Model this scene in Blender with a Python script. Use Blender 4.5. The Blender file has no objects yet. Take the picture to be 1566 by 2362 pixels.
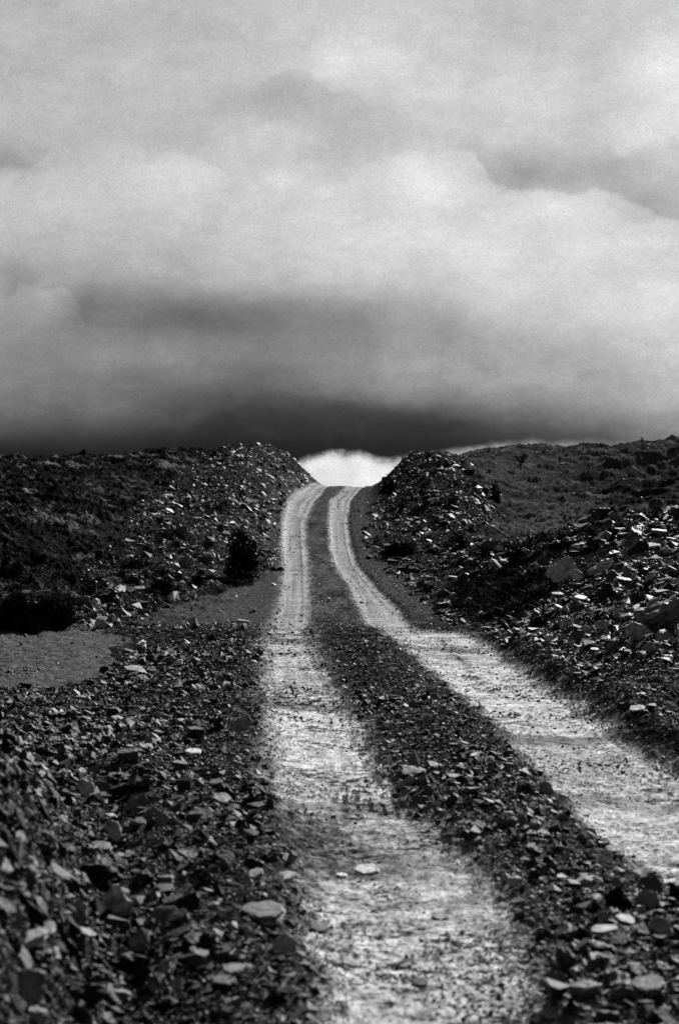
import bpy, math, random
import numpy as np
from mathutils import Vector, Matrix

random.seed(7)
RS = np.random.RandomState(11)
sc = bpy.context.scene
C = sc.collection
F = 3280.0            # focal length in photo pixels
CX, HY = 783.0, 1132.0
EYE = 1.8

# ------------------------------------------------------------------ camera
cam = bpy.data.cameras.new('camera')
camo = bpy.data.objects.new('camera', cam); C.objects.link(camo)
camo.location = (0, 0, EYE); camo.rotation_euler = (math.radians(90), 0, 0)
cam.sensor_fit = 'VERTICAL'; cam.sensor_height = 36.0; cam.lens = F / 2362 * 36.0
cam.shift_y = -(1181 - HY) / 2362
cam.clip_start = 0.05; cam.clip_end = 6000
cam.dof.use_dof = True; cam.dof.focus_distance = 19.0; cam.dof.aperture_fstop = 2.9
sc.camera = camo
sc.view_settings.view_transform = 'Standard'; sc.view_settings.look = 'None'
sc.view_settings.gamma = 1.0; sc.view_settings.exposure = 1.0
sc.render.engine = 'CYCLES'

# ------------------------------------------------------------------ sun
SUN_EL, SUN_AZ = 34.0, 26.0     # azimuth from straight ahead (+Y) towards the right
sun = bpy.data.lights.new('sun', 'SUN'); sun.energy = 3.4; sun.angle = math.radians(5)
sun.color = (1.0, 1.0, 1.0)
suno = bpy.data.objects.new('sun', sun); C.objects.link(suno)
sd = Vector((math.sin(math.radians(SUN_AZ)) * math.cos(math.radians(SUN_EL)),
             math.cos(math.radians(SUN_AZ)) * math.cos(math.radians(SUN_EL)), math.sin(math.radians(SUN_EL))))
suno.rotation_euler = sd.to_track_quat('Z', 'Y').to_euler()

# ------------------------------------------------------------------ world: overcast storm sky
def lin(v):
    v = v / 255.0
    return v / 12.92 if v <= 0.04045 else ((v + 0.055) / 1.055) ** 2.4

world = bpy.data.worlds.new('World'); sc.world = world; world.use_nodes = True
NT = world.node_tree; NT.nodes.clear()
def N(t, **kw):
    n = NT.nodes.new(t)
    for k, v in kw.items(): setattr(n, k, v)
    return n
def L(a, b): NT.links.new(a, b)
def M(op, a, b=None, c=None, clamp=False):
    n = N('ShaderNodeMath', operation=op); n.use_clamp = clamp
    for i, v in enumerate((a, b, c)):
        if v is None: continue
        if isinstance(v, (int, float)): n.inputs[i].default_value = v
        else: L(v, n.inputs[i])
    return n.outputs[0]
def smooth(x, a, b):
    n = N('ShaderNodeMapRange', interpolation_type='SMOOTHSTEP')
    L(x, n.inputs['Value'])
    n.inputs['From Min'].default_value = a; n.inputs['From Max'].default_value = b
    return n.outputs['Result']
def fmix(t, a, b):
    n = N('ShaderNodeMix', data_type='FLOAT')
    for i, v in ((0, t), (2, a), (3, b)):
        if isinstance(v, (int, float)): n.inputs[i].default_value = v
        else: L(v, n.inputs[i])
    return n.outputs[0]
tc = N('ShaderNodeTexCoord')
sep = N('ShaderNodeSeparateXYZ'); L(tc.outputs['Generated'], sep.inputs[0])
X, Y, Z = sep.outputs
ysafe = M('MAXIMUM', Y, 0.08)
def wnoise(scale, detail, rough, stretch=(1, 1, 1.7), off=(0, 0, 0)):
    mp = N('ShaderNodeMapping'); mp.inputs['Scale'].default_value = stretch; mp.inputs['Location'].default_value = off
    L(tc.outputs['Generated'], mp.inputs['Vector'])
    n = N('ShaderNodeTexNoise'); n.inputs['Scale'].default_value = scale
    n.inputs['Detail'].default_value = detail; n.inputs['Roughness'].default_value = rough
    L(mp.outputs[0], n.inputs['Vector'])
    return M('SUBTRACT', n.outputs['Fac'], 0.5)
n1 = wnoise(14, 5, 0.55); n2 = wnoise(14, 5, 0.55, off=(3.1, 5.2, 7.7)); n3 = wnoise(20, 7, 0.6, off=(9, 2, 4), stretch=(1, 1, 2.2))
n4 = wnoise(34, 5, 0.6, off=(1, 8, 2), stretch=(1, 1, 1.3))
n7 = M('SUBTRACT', M('ABSOLUTE', wnoise(46, 6, 0.62, off=(5, 3, 2), stretch=(1, 1, 1.9))), 0.09)
upx = M('ADD', M('MULTIPLY', M('DIVIDE', X, ysafe), F), CX)
vpy = M('SUBTRACT', HY, M('MULTIPLY', M('DIVIDE', Z, ysafe), F))
vclamp = M('MAXIMUM', vpy, -400.0)
wamp = fmix(smooth(vpy, 850, 1020), 95.0, 20.0)      # warp less near the skyline
wx = M('ADD', upx, M('MULTIPLY', n1, 150.0))
wy = M('ADD', vclamp, M('MULTIPLY', n2, wamp))
rows = [0, 80, 160, 240, 320, 370, 420, 480, 560, 620, 670, 710, 750, 790, 830, 880, 930, 970, 1000, 1030, 1060]
cols = [0, 200, 400, 600, 783, 980, 1180, 1380, 1566]
T = """183 189 189 196 202 202 196 196 199
189 185 186 199 208 202 193 199 212
186 183 196 196 214 208 208 205 221
189 185 188 181 193 214 208 208 220
182 185 189 203 188 196 209 205 221
173 191 202 198 193 215 196 194 211
194 196 210 212 205 222 198 191 205
196 199 202 202 209 217 216 214 194
195 185 190 205 213 212 213 216 216
165 175 175 190 205 208 213 216 218
170 150 142 155 180 198 210 215 218
160 128 114 114 140 170 205 214 218
150 132 112 112 135 160 185 205 215
145 135 133 128 135 150 165 185 210
140 135 130 122 145 165 165 175 200
135 125 105 105 132 155 165 165 185
124 110 88 66 76 96 130 150 168
98 88 68 48 54 60 88 118 148
70 64 46 38 44 44 60 86 132
36 38 32 26 30 30 44 60 110
22 24 22 22 26 26 40 55 100"""
T = np.array([[float(v) for v in r.split()] for r in T.split('\n')])
tpos = M('DIVIDE', wy, 1150.0, clamp=True)
prev = None
for j, cxp in enumerate(cols):
    r = N('ShaderNodeValToRGB'); cr = r.color_ramp; cr.interpolation = 'B_SPLINE'
    L(tpos, r.inputs[0])
    for i, py in enumerate(rows):
        e = cr.elements[i] if i < 2 else cr.elements.new(1.0)
        e.position = py / 1150.0
        v = lin(T[i, j]); e.color = (v, v, v, 1)
    val = N('ShaderNodeRGBToBW'); L(r.outputs[0], val.inputs[0])
    if prev is None: prev = val.outputs[0]
    else: prev = fmix(smooth(wx, cols[j - 1], cxp), prev, val.outputs[0])
base = prev
# billow shading: fades out towards the murky base
amt = fmix(smooth(vpy, 700, 1000), 0.36, 0.55)
bill = M('ADD', 1.0, M('MULTIPLY', amt, M('ADD', M('ADD', n3, M('MULTIPLY', n4, 0.9)), M('MULTIPLY', n7, 1.25))))
base = M('MULTIPLY', base, bill)
# lumps and rags of cloud: (x, y, half width, half height, change) in ragged coordinates
n5 = wnoise(26, 5, 0.6, off=(2, 3, 9), stretch=(1, 1, 1.2)); n6 = wnoise(26, 5, 0.6, off=(6, 1, 5), stretch=(1, 1, 1.2))
rx_ = M('ADD', upx, M('MULTIPLY', n5, 150.0)); ry_ = M('ADD', vclamp, M('MULTIPLY', n6, 110.0))
cxy = N('ShaderNodeCombineXYZ'); L(rx_, cxy.inputs[0]); L(ry_, cxy.inputs[1])
BL = [(655, 425, 48, 36, .16), (750, 450, 50, 32, .12), (405, 395, 85, 55, .11), (300, 150, 70, 55, .08), (770, 150, 90, 55, .16), (690, 215, 110, 38, -.14),
      (1000, 400, 120, 70, .14), (930, 150, 60, 40, .08), (1190, 190, 50, 60, .08), (1180, 395, 70, 42, -.17), (1300, 415, 110, 30, -.10), (1500, 470, 70, 34, -.10),
      (1370, 460, 70, 40, .07), (1230, 480, 120, 40, .08), (50, 372, 75, 26, -.15), (110, 400, 90, 40, .08), (30, 650, 60, 55, -.14), (120, 690, 60, 40, .16), (210, 690, 40, 50, -.18),
      (420, 665, 70, 24, .12), (1450, 300, 60, 60, .08), (1080, 590, 90, 40, .05), (960, 890, 110, 40, .12), (560, 940, 30, 16, .25), (330, 820, 120, 40, .10), (880, 120, 40, 30, .07), (640, 300, 80, 30, .12), (760, 300, 50, 50, -.08), (1520, 150, 90, 90, .16), (1130, 590, 120, 60, .07), (1420, 330, 50, 40, .10), (1240, 250, 110, 50, .07), (480, 60, 90, 40, -.06), (90, 240, 80, 60, .05), (900, 540, 130, 40, .05), (620, 1000, 60, 18, .4), (1000, 985, 90, 14, -.2), (420, 975, 60, 22, .25), (820, 1000, 70, 12, .3), (260, 960, 90, 30, .15), (720, 640, 120, 34, .06)]
acc = None
for (bx0, by0, bw0, bh0, ba) in BL:
    sb = N('ShaderNodeVectorMath', operation='SUBTRACT'); L(cxy.outputs[0], sb.inputs[0]); sb.inputs[1].default_value = (bx0, by0, 0)
    mb = N('ShaderNodeVectorMath', operation='MULTIPLY'); L(sb.outputs[0], mb.inputs[0]); mb.inputs[1].default_value = (1 / bw0, 1 / bh0, 0)
    dp = N('ShaderNodeVectorMath', operation='DOT_PRODUCT'); L(mb.outputs[0], dp.inputs[0]); L(mb.outputs[0], dp.inputs[1])
    ex = M('MULTIPLY', M('EXPONENT', M('MULTIPLY', dp.outputs['Value'], -1.0)), ba * 1.05)
    acc = ex if acc is None else M('ADD', acc, ex)
base = M('MULTIPLY', base, M('ADD', 1.0, acc))
# crisp cloud edges: heights of the edge along x, darker on one side and fading away from it
def cloud_edge(pts, amp, reach, soft, below=False):
    global base
    x0, x1 = pts[0][0], pts[-1][0]
    lo, hi = min(p[1] for p in pts), max(p[1] for p in pts)
    mr_ = N('ShaderNodeMapRange'); L(M('ADD', upx, M('MULTIPLY', n6, 60.0)), mr_.inputs['Value']); mr_.inputs['From Min'].default_value = x0; mr_.inputs['From Max'].default_value = x1
    r = N('ShaderNodeValToRGB'); r.color_ramp.interpolation = 'LINEAR'; L(mr_.outputs[0], r.inputs[0])
    for i, p in enumerate(pts):
        e = r.color_ramp.elements[i] if i < 2 else r.color_ramp.elements.new(1.0)
        v = (p[1] - lo) / (hi - lo); e.position = (p[0] - x0) / (x1 - x0); e.color = (v, v, v, 1)
    b = N('ShaderNodeRGBToBW'); L(r.outputs[0], b.inputs[0])
    ey = M('MULTIPLY_ADD', b.outputs[0], hi - lo, lo)
    dist = M('SUBTRACT', ey, M('ADD', vclamp, M('MULTIPLY', g1, 46.0)))
    if below: dist = M('MULTIPLY', dist, -1.0)
    on = smooth(dist, -soft, soft)
    fade = M('EXPONENT', M('MULTIPLY', M('MAXIMUM', dist, 0.0), -1.0 / reach))
    wx_ = M('MULTIPLY', smooth(upx, x0 - 30, x0 + 30), smooth(upx, x1 + 30, x1 - 30))
    base = M('MULTIPLY', base, M('SUBTRACT', 1.0, M('MULTIPLY', M('MULTIPLY', on, fade), M('MULTIPLY', wx_, amp))))
g1 = wnoise(70, 5, 0.62, off=(4, 4, 1), stretch=(1, 1, 1.2))
cloud_edge([(1085, 345), (1110, 390), (1140, 428), (1185, 442), (1240, 432), (1310, 448), (1345, 440), (1375, 428), (1410, 442), (1460, 468), (1520, 500), (1640, 520)], .22, 130, 7)
cloud_edge([(-90, 380), (0, 392), (60, 386), (95, 368), (112, 345)], .13, 60, 6)
cloud_edge([(600, 190), (640, 172), (690, 160), (735, 182), (770, 212), (800, 205), (850, 235)], .13, 75, 8, True)
cloud_edge([(330, 400), (360, 368), (400, 352), (450, 362), (500, 385), (540, 410)], .08, 55, 8)
cloud_edge([(830, 392), (880, 362), (960, 350), (1060, 344), (1100, 350)], .10, 75, 8)
cloud_edge([(590, 305), (620, 282), (660, 276), (700, 300), (750, 316)], .08, 42, 7)
cloud_edge([(900, 885), (940, 842), (1000, 822), (1080, 840), (1140, 875)], .11, 50, 10)
cloud_edge([(10, 690), (50, 655), (100, 668), (140, 660), (180, 700), (205, 742)], .18, 50, 7)
cloud_edge([(1040, 208), (1100, 196), (1150, 176), (1190, 158), (1210, 185)], .08, 50, 8)
cloud_edge([(1390, 330), (1420, 360), (1470, 352), (1530, 330), (1600, 320)], .10, 70, 14, True)
cloud_edge([(170, 742), (260, 756), (350, 760), (430, 758), (540, 775)], .09, 40, 10)
cloud_edge([(1020, 790), (1130, 798), (1250, 800), (1380, 815)], .07, 35, 14)
cloud_edge([(440, 985), (480, 960), (540, 940), (610, 900), (700, 915), (860, 935), (1000, 950), (1150, 990)], .28, 60, 14, True)
# the bright break in the cloud over the crest
def ramp1(x, x0, x1, pts, interp='EASE'):
    m = N('ShaderNodeMapRange'); L(x, m.inputs['Value']); m.inputs['From Min'].default_value = x0; m.inputs['From Max'].default_value = x1
    r = N('ShaderNodeValToRGB'); r.color_ramp.interpolation = interp; L(m.outputs[0], r.inputs[0])
    for i, (p, v) in enumerate(pts):
        e = r.color_ramp.elements[i] if i < 2 else r.color_ramp.elements.new(1.0)
        e.position = (p - x0) / (x1 - x0); e.color = (v, v, v, 1)
    b = N('ShaderNodeRGBToBW'); L(r.outputs[0], b.inputs[0]); return b.outputs[0]
bnd = ramp1(upx, 600, 1650, [(600, .6), (665, .50), (690, .34), (735, .23), (830, .17), (862, .28), (905, .30), (950, .24), (1010, .20), (1060, .13), (1150, .07), (1300, .02), (1500, .0), (1650, .0)], 'LINEAR')
bndpy = M('MULTIPLY_ADD', bnd, 150.0, 1019.0)
brt = ramp1(upx, 600, 1650, [(600, .03), (660, .16), (695, .72), (850, .86), (930, .80), (1000, .64), (1100, .50), (1250, .30), (1400, .20), (1650, .18)], 'LINEAR')
g2 = wnoise(24, 3, 0.6, off=(7, 1, 3))
dd = M('ADD', M('SUBTRACT', vpy, bndpy), M('ADD', M('MULTIPLY', g1, 34.0), M('MULTIPLY', g2, 14.0)))
gm = smooth(dd, -15, 17)
gl = M('MULTIPLY', brt, M('ADD', 1.0, M('ADD', M('MULTIPLY', g2, 0.5), M('MULTIPLY', g1, 0.45))))
sky_v = fmix(gm, base, gl)
# grey rag of cloud low at the left of the break
# fine mottling of the cloud
gr = wnoise(1150, 1, 0.5, stretch=(1, 1, 1))
sky_v = M('MULTIPLY', sky_v, M('ADD', 1.0, M('MULTIPLY', gr, 0.60)))
# outside the view: unseen sky dimmed overhead and behind for contrast, dark land below the horizon
back = smooth(Y, 0.25, 0.88)
sky_v = fmix(back, M('ADD', 0.045, M('MULTIPLY', M('ADD', n1, 0.2), 0.05)), sky_v)
over = smooth(Z, 0.34, 0.62)
sky_v = fmix(over, sky_v, 0.10)
sky_v = fmix(smooth(Z, -0.03, -0.001), 0.012, sky_v)
nish = N('ShaderNodeTexSky', sky_type='NISHITA'); nish.sun_disc = False
nish.sun_elevation = math.radians(SUN_EL); nish.sun_rotation = math.radians(SUN_AZ)
bw = N('ShaderNodeRGBToBW'); L(nish.outputs[0], bw.inputs[0])
tot = M('ADD', M('MULTIPLY', sky_v, 5.0), M('MULTIPLY', bw.outputs[0], 0.004))
comb = N('ShaderNodeCombineColor')
for i in range(3): L(tot, comb.inputs[i])
bg = N('ShaderNodeBackground'); bg.inputs['Strength'].default_value = 0.1
L(comb.outputs[0], bg.inputs['Color'])
wo = N('ShaderNodeOutputWorld'); L(bg.outputs[0], wo.inputs['Surface'])

# ------------------------------------------------------------------ noise helpers
PERM = RS.permutation(4096).astype(np.int32)
GA = RS.rand(4096).astype(np.float32) * 6.2831853
GX, GY = np.cos(GA), np.sin(GA)
def hsh(i, j, s):
    return PERM[(PERM[(i + s * 131) & 4095] + j) & 4095]
def perlin(x, y, s=0):
    xi = np.floor(x).astype(np.int32); yi = np.floor(y).astype(np.int32)
    xf = (x - xi).astype(np.float32); yf = (y - yi).astype(np.float32)
    u = xf * xf * xf * (xf * (xf * 6 - 15) + 10); v = yf * yf * yf * (yf * (yf * 6 - 15) + 10)
    def g(ix, iy, dx, dy):
        h = hsh(ix, iy, s); return GX[h] * dx + GY[h] * dy
    a = g(xi, yi, xf, yf); b = g(xi + 1, yi, xf - 1, yf); c = g(xi, yi + 1, xf, yf - 1); d = g(xi + 1, yi + 1, xf - 1, yf - 1)
    return (a + (b - a) * u + (c - a) * v + (a - b - c + d) * u * v) * 1.5
def fbm(x, y, f, o, s=0, g=0.5):
    r = 0; a = 1.0; t = 0
    for k in range(o):
        r = r + a * perlin(x * f, y * f, s + k * 7); t += a; a *= g; f *= 2.03
    return r / t
def sst(x, a, b):
    t = np.clip((x - a) / (b - a), 0, 1); return t * t * (3 - 2 * t)

# ------------------------------------------------------------------ terrain skeleton
CP = []
def P(px, py, d, h=0.0): CP.append(((px - CX) / F, d, EYE - (py - HY) / F * d + h))
def Q(px, d, z): CP.append(((px - CX) / F, d, z))
for d in (1.2, 2, 3, 4.2, 5.4, 7, 9, 11.5, 14):
    for px in (-400, 250, 783, 1200, 1600, 2300): Q(px, d, 0.0)
for px in (400, 783, 1050, 1200): Q(px, 16.5, 0.02)
# brow at the far edge of the near ground, dip behind it
for px in (-150, 0, 150, 280): P(px, 1456, 18.0)
for px in (450, 620, 720, 850, 980, 1080): P(px, 1457, 18.2)
for px in (450, 620, 720, 850, 960): P(px, 1436, 24.5)
for px in (420, 560, 680, 780, 880, 935): P(px, 1402, 29)
for px in (540, 680, 740, 830, 890): P(px, 1350, 34.5)
for px in (660, 740, 820, 860): P(px, 1300, 40.5)
for px in (645, 720, 790, 840): P(px, 1250, 47)
for px in (645, 720, 790, 835): P(px, 1200, 54.5)
for px in (660, 720, 790, 840): P(px, 1152, 65)
for px in (700, 760, 800, 850): P(px, 1124, 76)
for px in (735, 783, 830, 870): P(px, 1121, 80)
for px in (783, 840, 900): Q(px, 92, 1.75)
# left ground lip and scrub flat
for px in (-300, 0, 140): P(px, 1450, 20.5)
for px in (-300, 0, 120): P(px, 1385, 24)
P(250, 1440, 22.5); P(330, 1415, 26); P(430, 1375, 31); P(530, 1345, 35)
P(0, 1300, 29); P(0, 1200, 37); P(0, 1120, 46); P(-300, 1200, 36)
P(200, 1350, 29); P(200, 1270, 34); P(200, 1180, 42); P(200, 1110, 51)
P(350, 1340, 32); P(350, 1260, 37); P(350, 1180, 44); P(350, 1110, 54)
P(470, 1310, 36); P(480, 1240, 42); P(490, 1160, 51); P(500, 1100, 59)
P(600, 1300, 39); P(590, 1230, 46); P(600, 1160, 56); P(600, 1090, 63); P(560, 1060, 64)
P(640, 1130, 65); P(672, 1133, 69); P(690, 1126, 74); P(655, 1085, 72); P(700, 1119, 79)
# left skyline
for px, py, d in ((-300, 1075, 52), (0, 1062, 56), (200, 1057, 60), (390, 1043, 64), (500, 1052, 66), (565, 1046, 68), (610, 1045, 74), (640, 1045, 77), (660, 1050, 79), (690, 1072, 83), (712, 1090, 85), (733, 1117, 86)):
    P(px, py, d)
for px, z in ((-300, 2.0), (0, 2.2), (200, 2.4), (390, 2.8)): Q(px, 82, z)
for px, z in ((500, 2.4), (600, 2.8), (660, 2.6), (700, 2.0), (735, 1.5)): Q(px, 96, z)
# right mound
P(880, 1300, 40); P(925, 1345, 35); P(985, 1400, 29); P(1060, 1430, 24); P(1090, 1452, 20)
P(880, 1240, 47.5); P(880, 1180, 56); P(878, 1130, 66)
P(950, 1300, 40); P(960, 1220, 48); P(950, 1140, 58); P(960, 1080, 65)
P(1040, 1290, 40); P(1060, 1200, 48); P(1060, 1120, 58)
for px, py, d in ((893, 1108, 69), (925, 1068, 69.5), (960, 1045, 70), (1000, 1049, 72), (1030, 1053, 75), (1120, 1036, 86), (1250, 1033, 92), (1400, 1028, 95), (1500, 1021, 95), (1566, 1012, 93), (1900, 995, 90)): P(px, py, d)
for px, z in ((900, 2.0), (960, 2.7), (1030, 3.3)): Q(px, 88, z)
for px, z in ((783, 1.0), (1120, 3.6), (1400, 4.0), (1700, 4.5), (300, 1.8), (-300, 1.5)): Q(px, 118, z)
for px in (-600, 300, 783, 1300, 2200): Q(px, 170, -1.0 if px < 1000 else 1.0); Q(px, 400, -6.0); Q(px, 2800, -20.0)
# right hillside
P(1120, 1240, 47); P(1150, 1160, 58); P(1150, 1090, 72)
P(1300, 1240, 48); P(1300, 1160, 59); P(1300, 1090, 75)
P(1450, 1205, 50); P(1450, 1130, 62); P(1500, 1080, 74); P(1566, 1180, 52); P(1900, 1150, 55)
# right rock heap
P(1150, 1300, 31); P(1230, 1262, 31); P(1320, 1237, 30.5); P(1420, 1212, 29.5); P(1566, 1203, 28); P(1900, 1180, 26)
for px, z in ((1150, .3), (1320, .45), (1500, .55), (1900, .8)): Q(px, 37, z)
P(1060, 1370, 28); P(1120, 1400, 24); P(1180, 1350, 26); P(1250, 1310, 25)
P(1200, 1450, 18.5); P(1290, 1400, 20); P(1300, 1330, 22.5); P(1400, 1350, 19.5); P(1450, 1280, 22); P(1566, 1290, 20.5)
P(1290, 1480, 16.2); P(1400, 1450, 16); P(1450, 1400, 16.8); P(1566, 1400, 15.8); P(1566, 1470, 14)
P(1400, 1530, 14); P(1566, 1560, 12.2); P(1900, 1500, 11); P(1900, 1300, 16)
P(1300, 1570, 13.4); P(1500, 1700, 10.4)
# near left bank rising towards the camera's left
P(-60, 1720, 7.6); P(0, 1760, 6.6); P(40, 1830, 5.9); P(-250, 1700, 6.5); P(-500, 1650, 6.0)
P(90, 1960, 5.4); P(0, 1900, 5.0); P(-200, 1850, 4.6); P(-500, 1800, 4.2); P(110, 2250, 4.7); P(0, 2200, 4.2); P(-300, 2100, 3.6)
P(330, 2000, 6.45); P(300, 1800, 8.5)
for s in (-1, 1):
    for d, z in ((3, .3), (8, .3), (16, .2), (30, .8), (60, 2.5), (95, 3.0), (200, 2), (2800, -20)):
        CP.append((s * 0.75, d, z)); CP.append((s * 2.6, d, z * 1.2))
CP = np.array(CP)
SU = 7.0
def feat(u, d):
    au = np.sign(u) * np.where(np.abs(u) < .3, np.abs(u), .3 + (np.abs(u) - .3) * .35)
    return np.stack([au * SU, np.log(d) * 1.6], -1)
A = feat(CP[:, 0], CP[:, 1])
def phi(r2): return np.where(r2 > 1e-12, 0.5 * r2 * np.log(np.maximum(r2, 1e-12)), 0)
D2 = ((A[:, None] - A[None]) ** 2).sum(-1)
n = len(A)
K = np.zeros((n + 3, n + 3)); K[:n, :n] = phi(D2) + np.eye(n) * 0.002
K[:n, n] = 1; K[:n, n + 1:] = A; K[n, :n] = 1; K[n + 1:, :n] = A.T
W = np.linalg.solve(K, np.concatenate([CP[:, 2], np.zeros(3)]))
def rbf(u, d):
    p = feat(u, d).reshape(-1, 2); out = np.empty(len(p))
    for i in range(0, len(p), 20000):
        q = p[i:i + 20000]
        out[i:i + 20000] = phi(((q[:, None] - A[None]) ** 2).sum(-1)) @ W[:n] + W[n] + q @ W[n + 1:]
    return out.reshape(np.shape(u))

# fan grid
cu = list(np.arange(-0.285, 0.2851, 0.00062)); st = .0009; e = []
x = 0.285
while x < 2.4: x += st; e.append(x); st = min(st * 1.06, .12)
U = np.array([-v for v in e[::-1]] + cu + e)
lv = [math.log(1.3)]
while lv[-1] < math.log(2600):
    d = math.exp(lv[-1])
    stp = .03 if d < 3.2 else (.0027 if d < 12 else (.0024 if d < 98 else .03))
    lv.append(lv[-1] + stp)
LV = np.array(lv); DV = np.exp(LV)
nu, nv = len(U), len(LV)
print('grid', nu, nv, nu * nv)
# coarse rbf then bicubic-ish upsample by linear on a moderately fine lattice
uc = np.unique(np.concatenate([np.arange(-.3, .3001, .003), np.linspace(-2.6, -.3, 24), np.linspace(.3, 2.6, 24)]))
vc = np.arange(math.log(1.25), math.log(2700), .02)
UC, VC = np.meshgrid(uc, vc)
ZC = rbf(UC, np.exp(VC))
def interp2(G, gx, gy, x, y):
    ix = np.clip(np.searchsorted(gx, x) - 1, 0, len(gx) - 2); iy = np.clip(np.searchsorted(gy, y) - 1, 0, len(gy) - 2)
    fx = np.clip((x - gx[ix]) / (gx[ix + 1] - gx[ix]), 0, 1); fy = np.clip((y - gy[iy]) / (gy[iy + 1] - gy[iy]), 0, 1)
    return (G[iy, ix] * (1 - fx) + G[iy, ix + 1] * fx) * (1 - fy) + (G[iy + 1, ix] * (1 - fx) + G[iy + 1, ix + 1] * fx) * fy
UU, VV = np.meshgrid(U, LV)
DD = np.exp(VV); XX = UU * DD
ZB = interp2(ZC, uc, vc, UU, VV)

# ------------------------------------------------------------------ wheel lanes (world polylines)
LT = """2362 740 1290 1960 2560
2200 735 1215 1740 2300
2000 682 1120 1500 1960
1900 652 1010 1370 1800
1850 642 960 1320 1725
1800 634 905 1280 1650
1700 622 838 1175 1440
1600 611 785 1070 1292
1550 608 755 1000 1212
1500 606 728 940 1150
1460 616 712 885 1078
1444 620 713 855 958
1402 638 719 828 922
1350 648 715 803 866
1300 652 712 770 824
1250 648 709 759 810
1200 650 706 757 803
1152 664 728 761 811
1124 700 748 794 838
1121 712 758 800 845"""
LT = np.array([[float(v) for v in r.split()] for r in LT.split('\n')])
py_d = [(2362, 4.8), (2200, 5.53), (2000, 6.8), (1900, 7.69), (1850, 8.22), (1800, 8.84), (1700, 10.4), (1600, 12.6), (1550, 14.1), (1500, 16.0), (1460, 18.0), (1444, 22), (1402, 29), (1350, 34.5), (1300, 40.5), (1250, 47), (1200, 54.5), (1152, 65), (1124, 76), (1121, 80)]
ld = np.array([d for _, d in py_d])
LW = (LT[:, 1:] - CX) / F * ld[:, None]
ldx = np.concatenate([[0.5], ld, [100, 300]])
def ext(c):
    s0 = (c[1] - c[0]) / (ld[1] - ld[0]); return np.concatenate([[c[0] - s0 * (ld[0] - .5)], c, [c[-1] + 4, c[-1] + 22]])
def lane(k, d): return np.interp(d, ldx, ext(LW[:, k]))
lanes = [lane(k, DV)[:, None] for k in range(4)]
L0, L1, R0, R1 = lanes
def edges(Xa, Da):
    """signed distances (positive inside) to both lanes, and to the strip between them"""
    l0, l1, r0, r1 = [lane(k, Da) for k in range(4)]
    return np.minimum(Xa - l0, l1 - Xa), np.minimum(Xa - r0, r1 - Xa), np.minimum(Xa - l1, r0 - Xa), Xa - r1, l0 - Xa
eL, eR, eC, eRR, eLL = edges(XX, DD)
wv = fbm(XX, DD, 2.2, 4, 3) * .16 + fbm(XX, DD * .6, 9, 3, 5) * .06
softn = fbm(XX, DD, 13, 4, 8)                  # streaks running across
mL = sst(eL + wv + softn * .09, -.13, .10); mR = sst(eR + wv * .8 + softn * .07, -.10, .09)
mLane = np.maximum(mL, mR)
PX = CX + UU * F; PY = HY - (ZB - EYE) / DD * F

# ------------------------------------------------------------------ zones, given as outlines on the ground
def inpoly(px, py, poly):
    r = np.zeros(np.shape(px), bool); m = len(poly)
    for i in range(m):
        x1, y1 = poly[i]; x2, y2 = poly[(i + 1) % m]
        if y1 == y2: continue
        c = ((y1 > py) != (y2 > py)) & (px < (x2 - x1) * (py - y1) / (y2 - y1) + x1)
        r ^= c
    return r
POLY = {
 'near_left': [(-900, 1560), (0, 1592), (215, 1585), (330, 1500), (560, 1470), (625, 1480), (610, 1700), (640, 1850), (700, 2000), (745, 2200), (750, 2700), (-900, 2700)],
 'left_edge_rubble': [(-300, 1530), (60, 1545), (150, 1520), (300, 1480), (330, 1500), (215, 1585), (0, 1592), (-300, 1590)],
 'left_mound': [(500, 1048), (565, 1036), (625, 1030), (660, 1038), (728, 1120), (660, 1140), (640, 1210), (640, 1310), (600, 1330), (520, 1345), (440, 1375), (330, 1330), (200, 1345), (190, 1310), (300, 1240), (340, 1150), (420, 1090)],
 'left_foot': [(110, 1450), (190, 1395), (270, 1345), (380, 1360), (450, 1372), (400, 1400), (330, 1420), (280, 1455)],
 'strip': [(760, 1470), (880, 1478), (950, 1500), (1050, 1600), (1160, 1700), (1300, 1850), (1400, 1920), (1600, 2050), (2200, 2400), (2200, 2700), (1330, 2700), (1250, 2200), (1130, 2000), (960, 1850), (850, 1700), (780, 1560)],
 'right_heap': [(1010, 1400), (1000, 1350), (1060, 1310), (1200, 1270), (1330, 1235), (1420, 1205), (1700, 1180), (2400, 1150), (2400, 1500), (1600, 1520), (1400, 1510), (1290, 1500), (1180, 1465), (1100, 1440), (1000, 1420)],
 'right_apron': [(1100, 1440), (1200, 1475), (1300, 1500), (1600, 1520), (2400, 1500), (2400, 1800), (1600, 1700), (1440, 1640), (1300, 1560), (1180, 1500)],
 'right_moor': [(1050, 1418), (1045, 1350), (1120, 1318), (1285, 1312), (1292, 1345), (1262, 1395), (1190, 1432), (1120, 1440)],
 'right_mound': [(885, 1120), (925, 1066), (960, 1045), (1010, 1052), (1090, 1085), (1140, 1130), (1150, 1190), (1110, 1240), (1130, 1290), (1000, 1400), (950, 1370), (870, 1290), (845, 1240), (860, 1180)],
 'turnout': [(-900, 1458), (240, 1458), (290, 1478), (265, 1520), (215, 1575), (60, 1588), (-900, 1590)],
 'side_flat': [(300, 1456), (330, 1425), (450, 1382), (600, 1345), (640, 1300), (655, 1350), (640, 1440), (610, 1456)],
}
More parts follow.
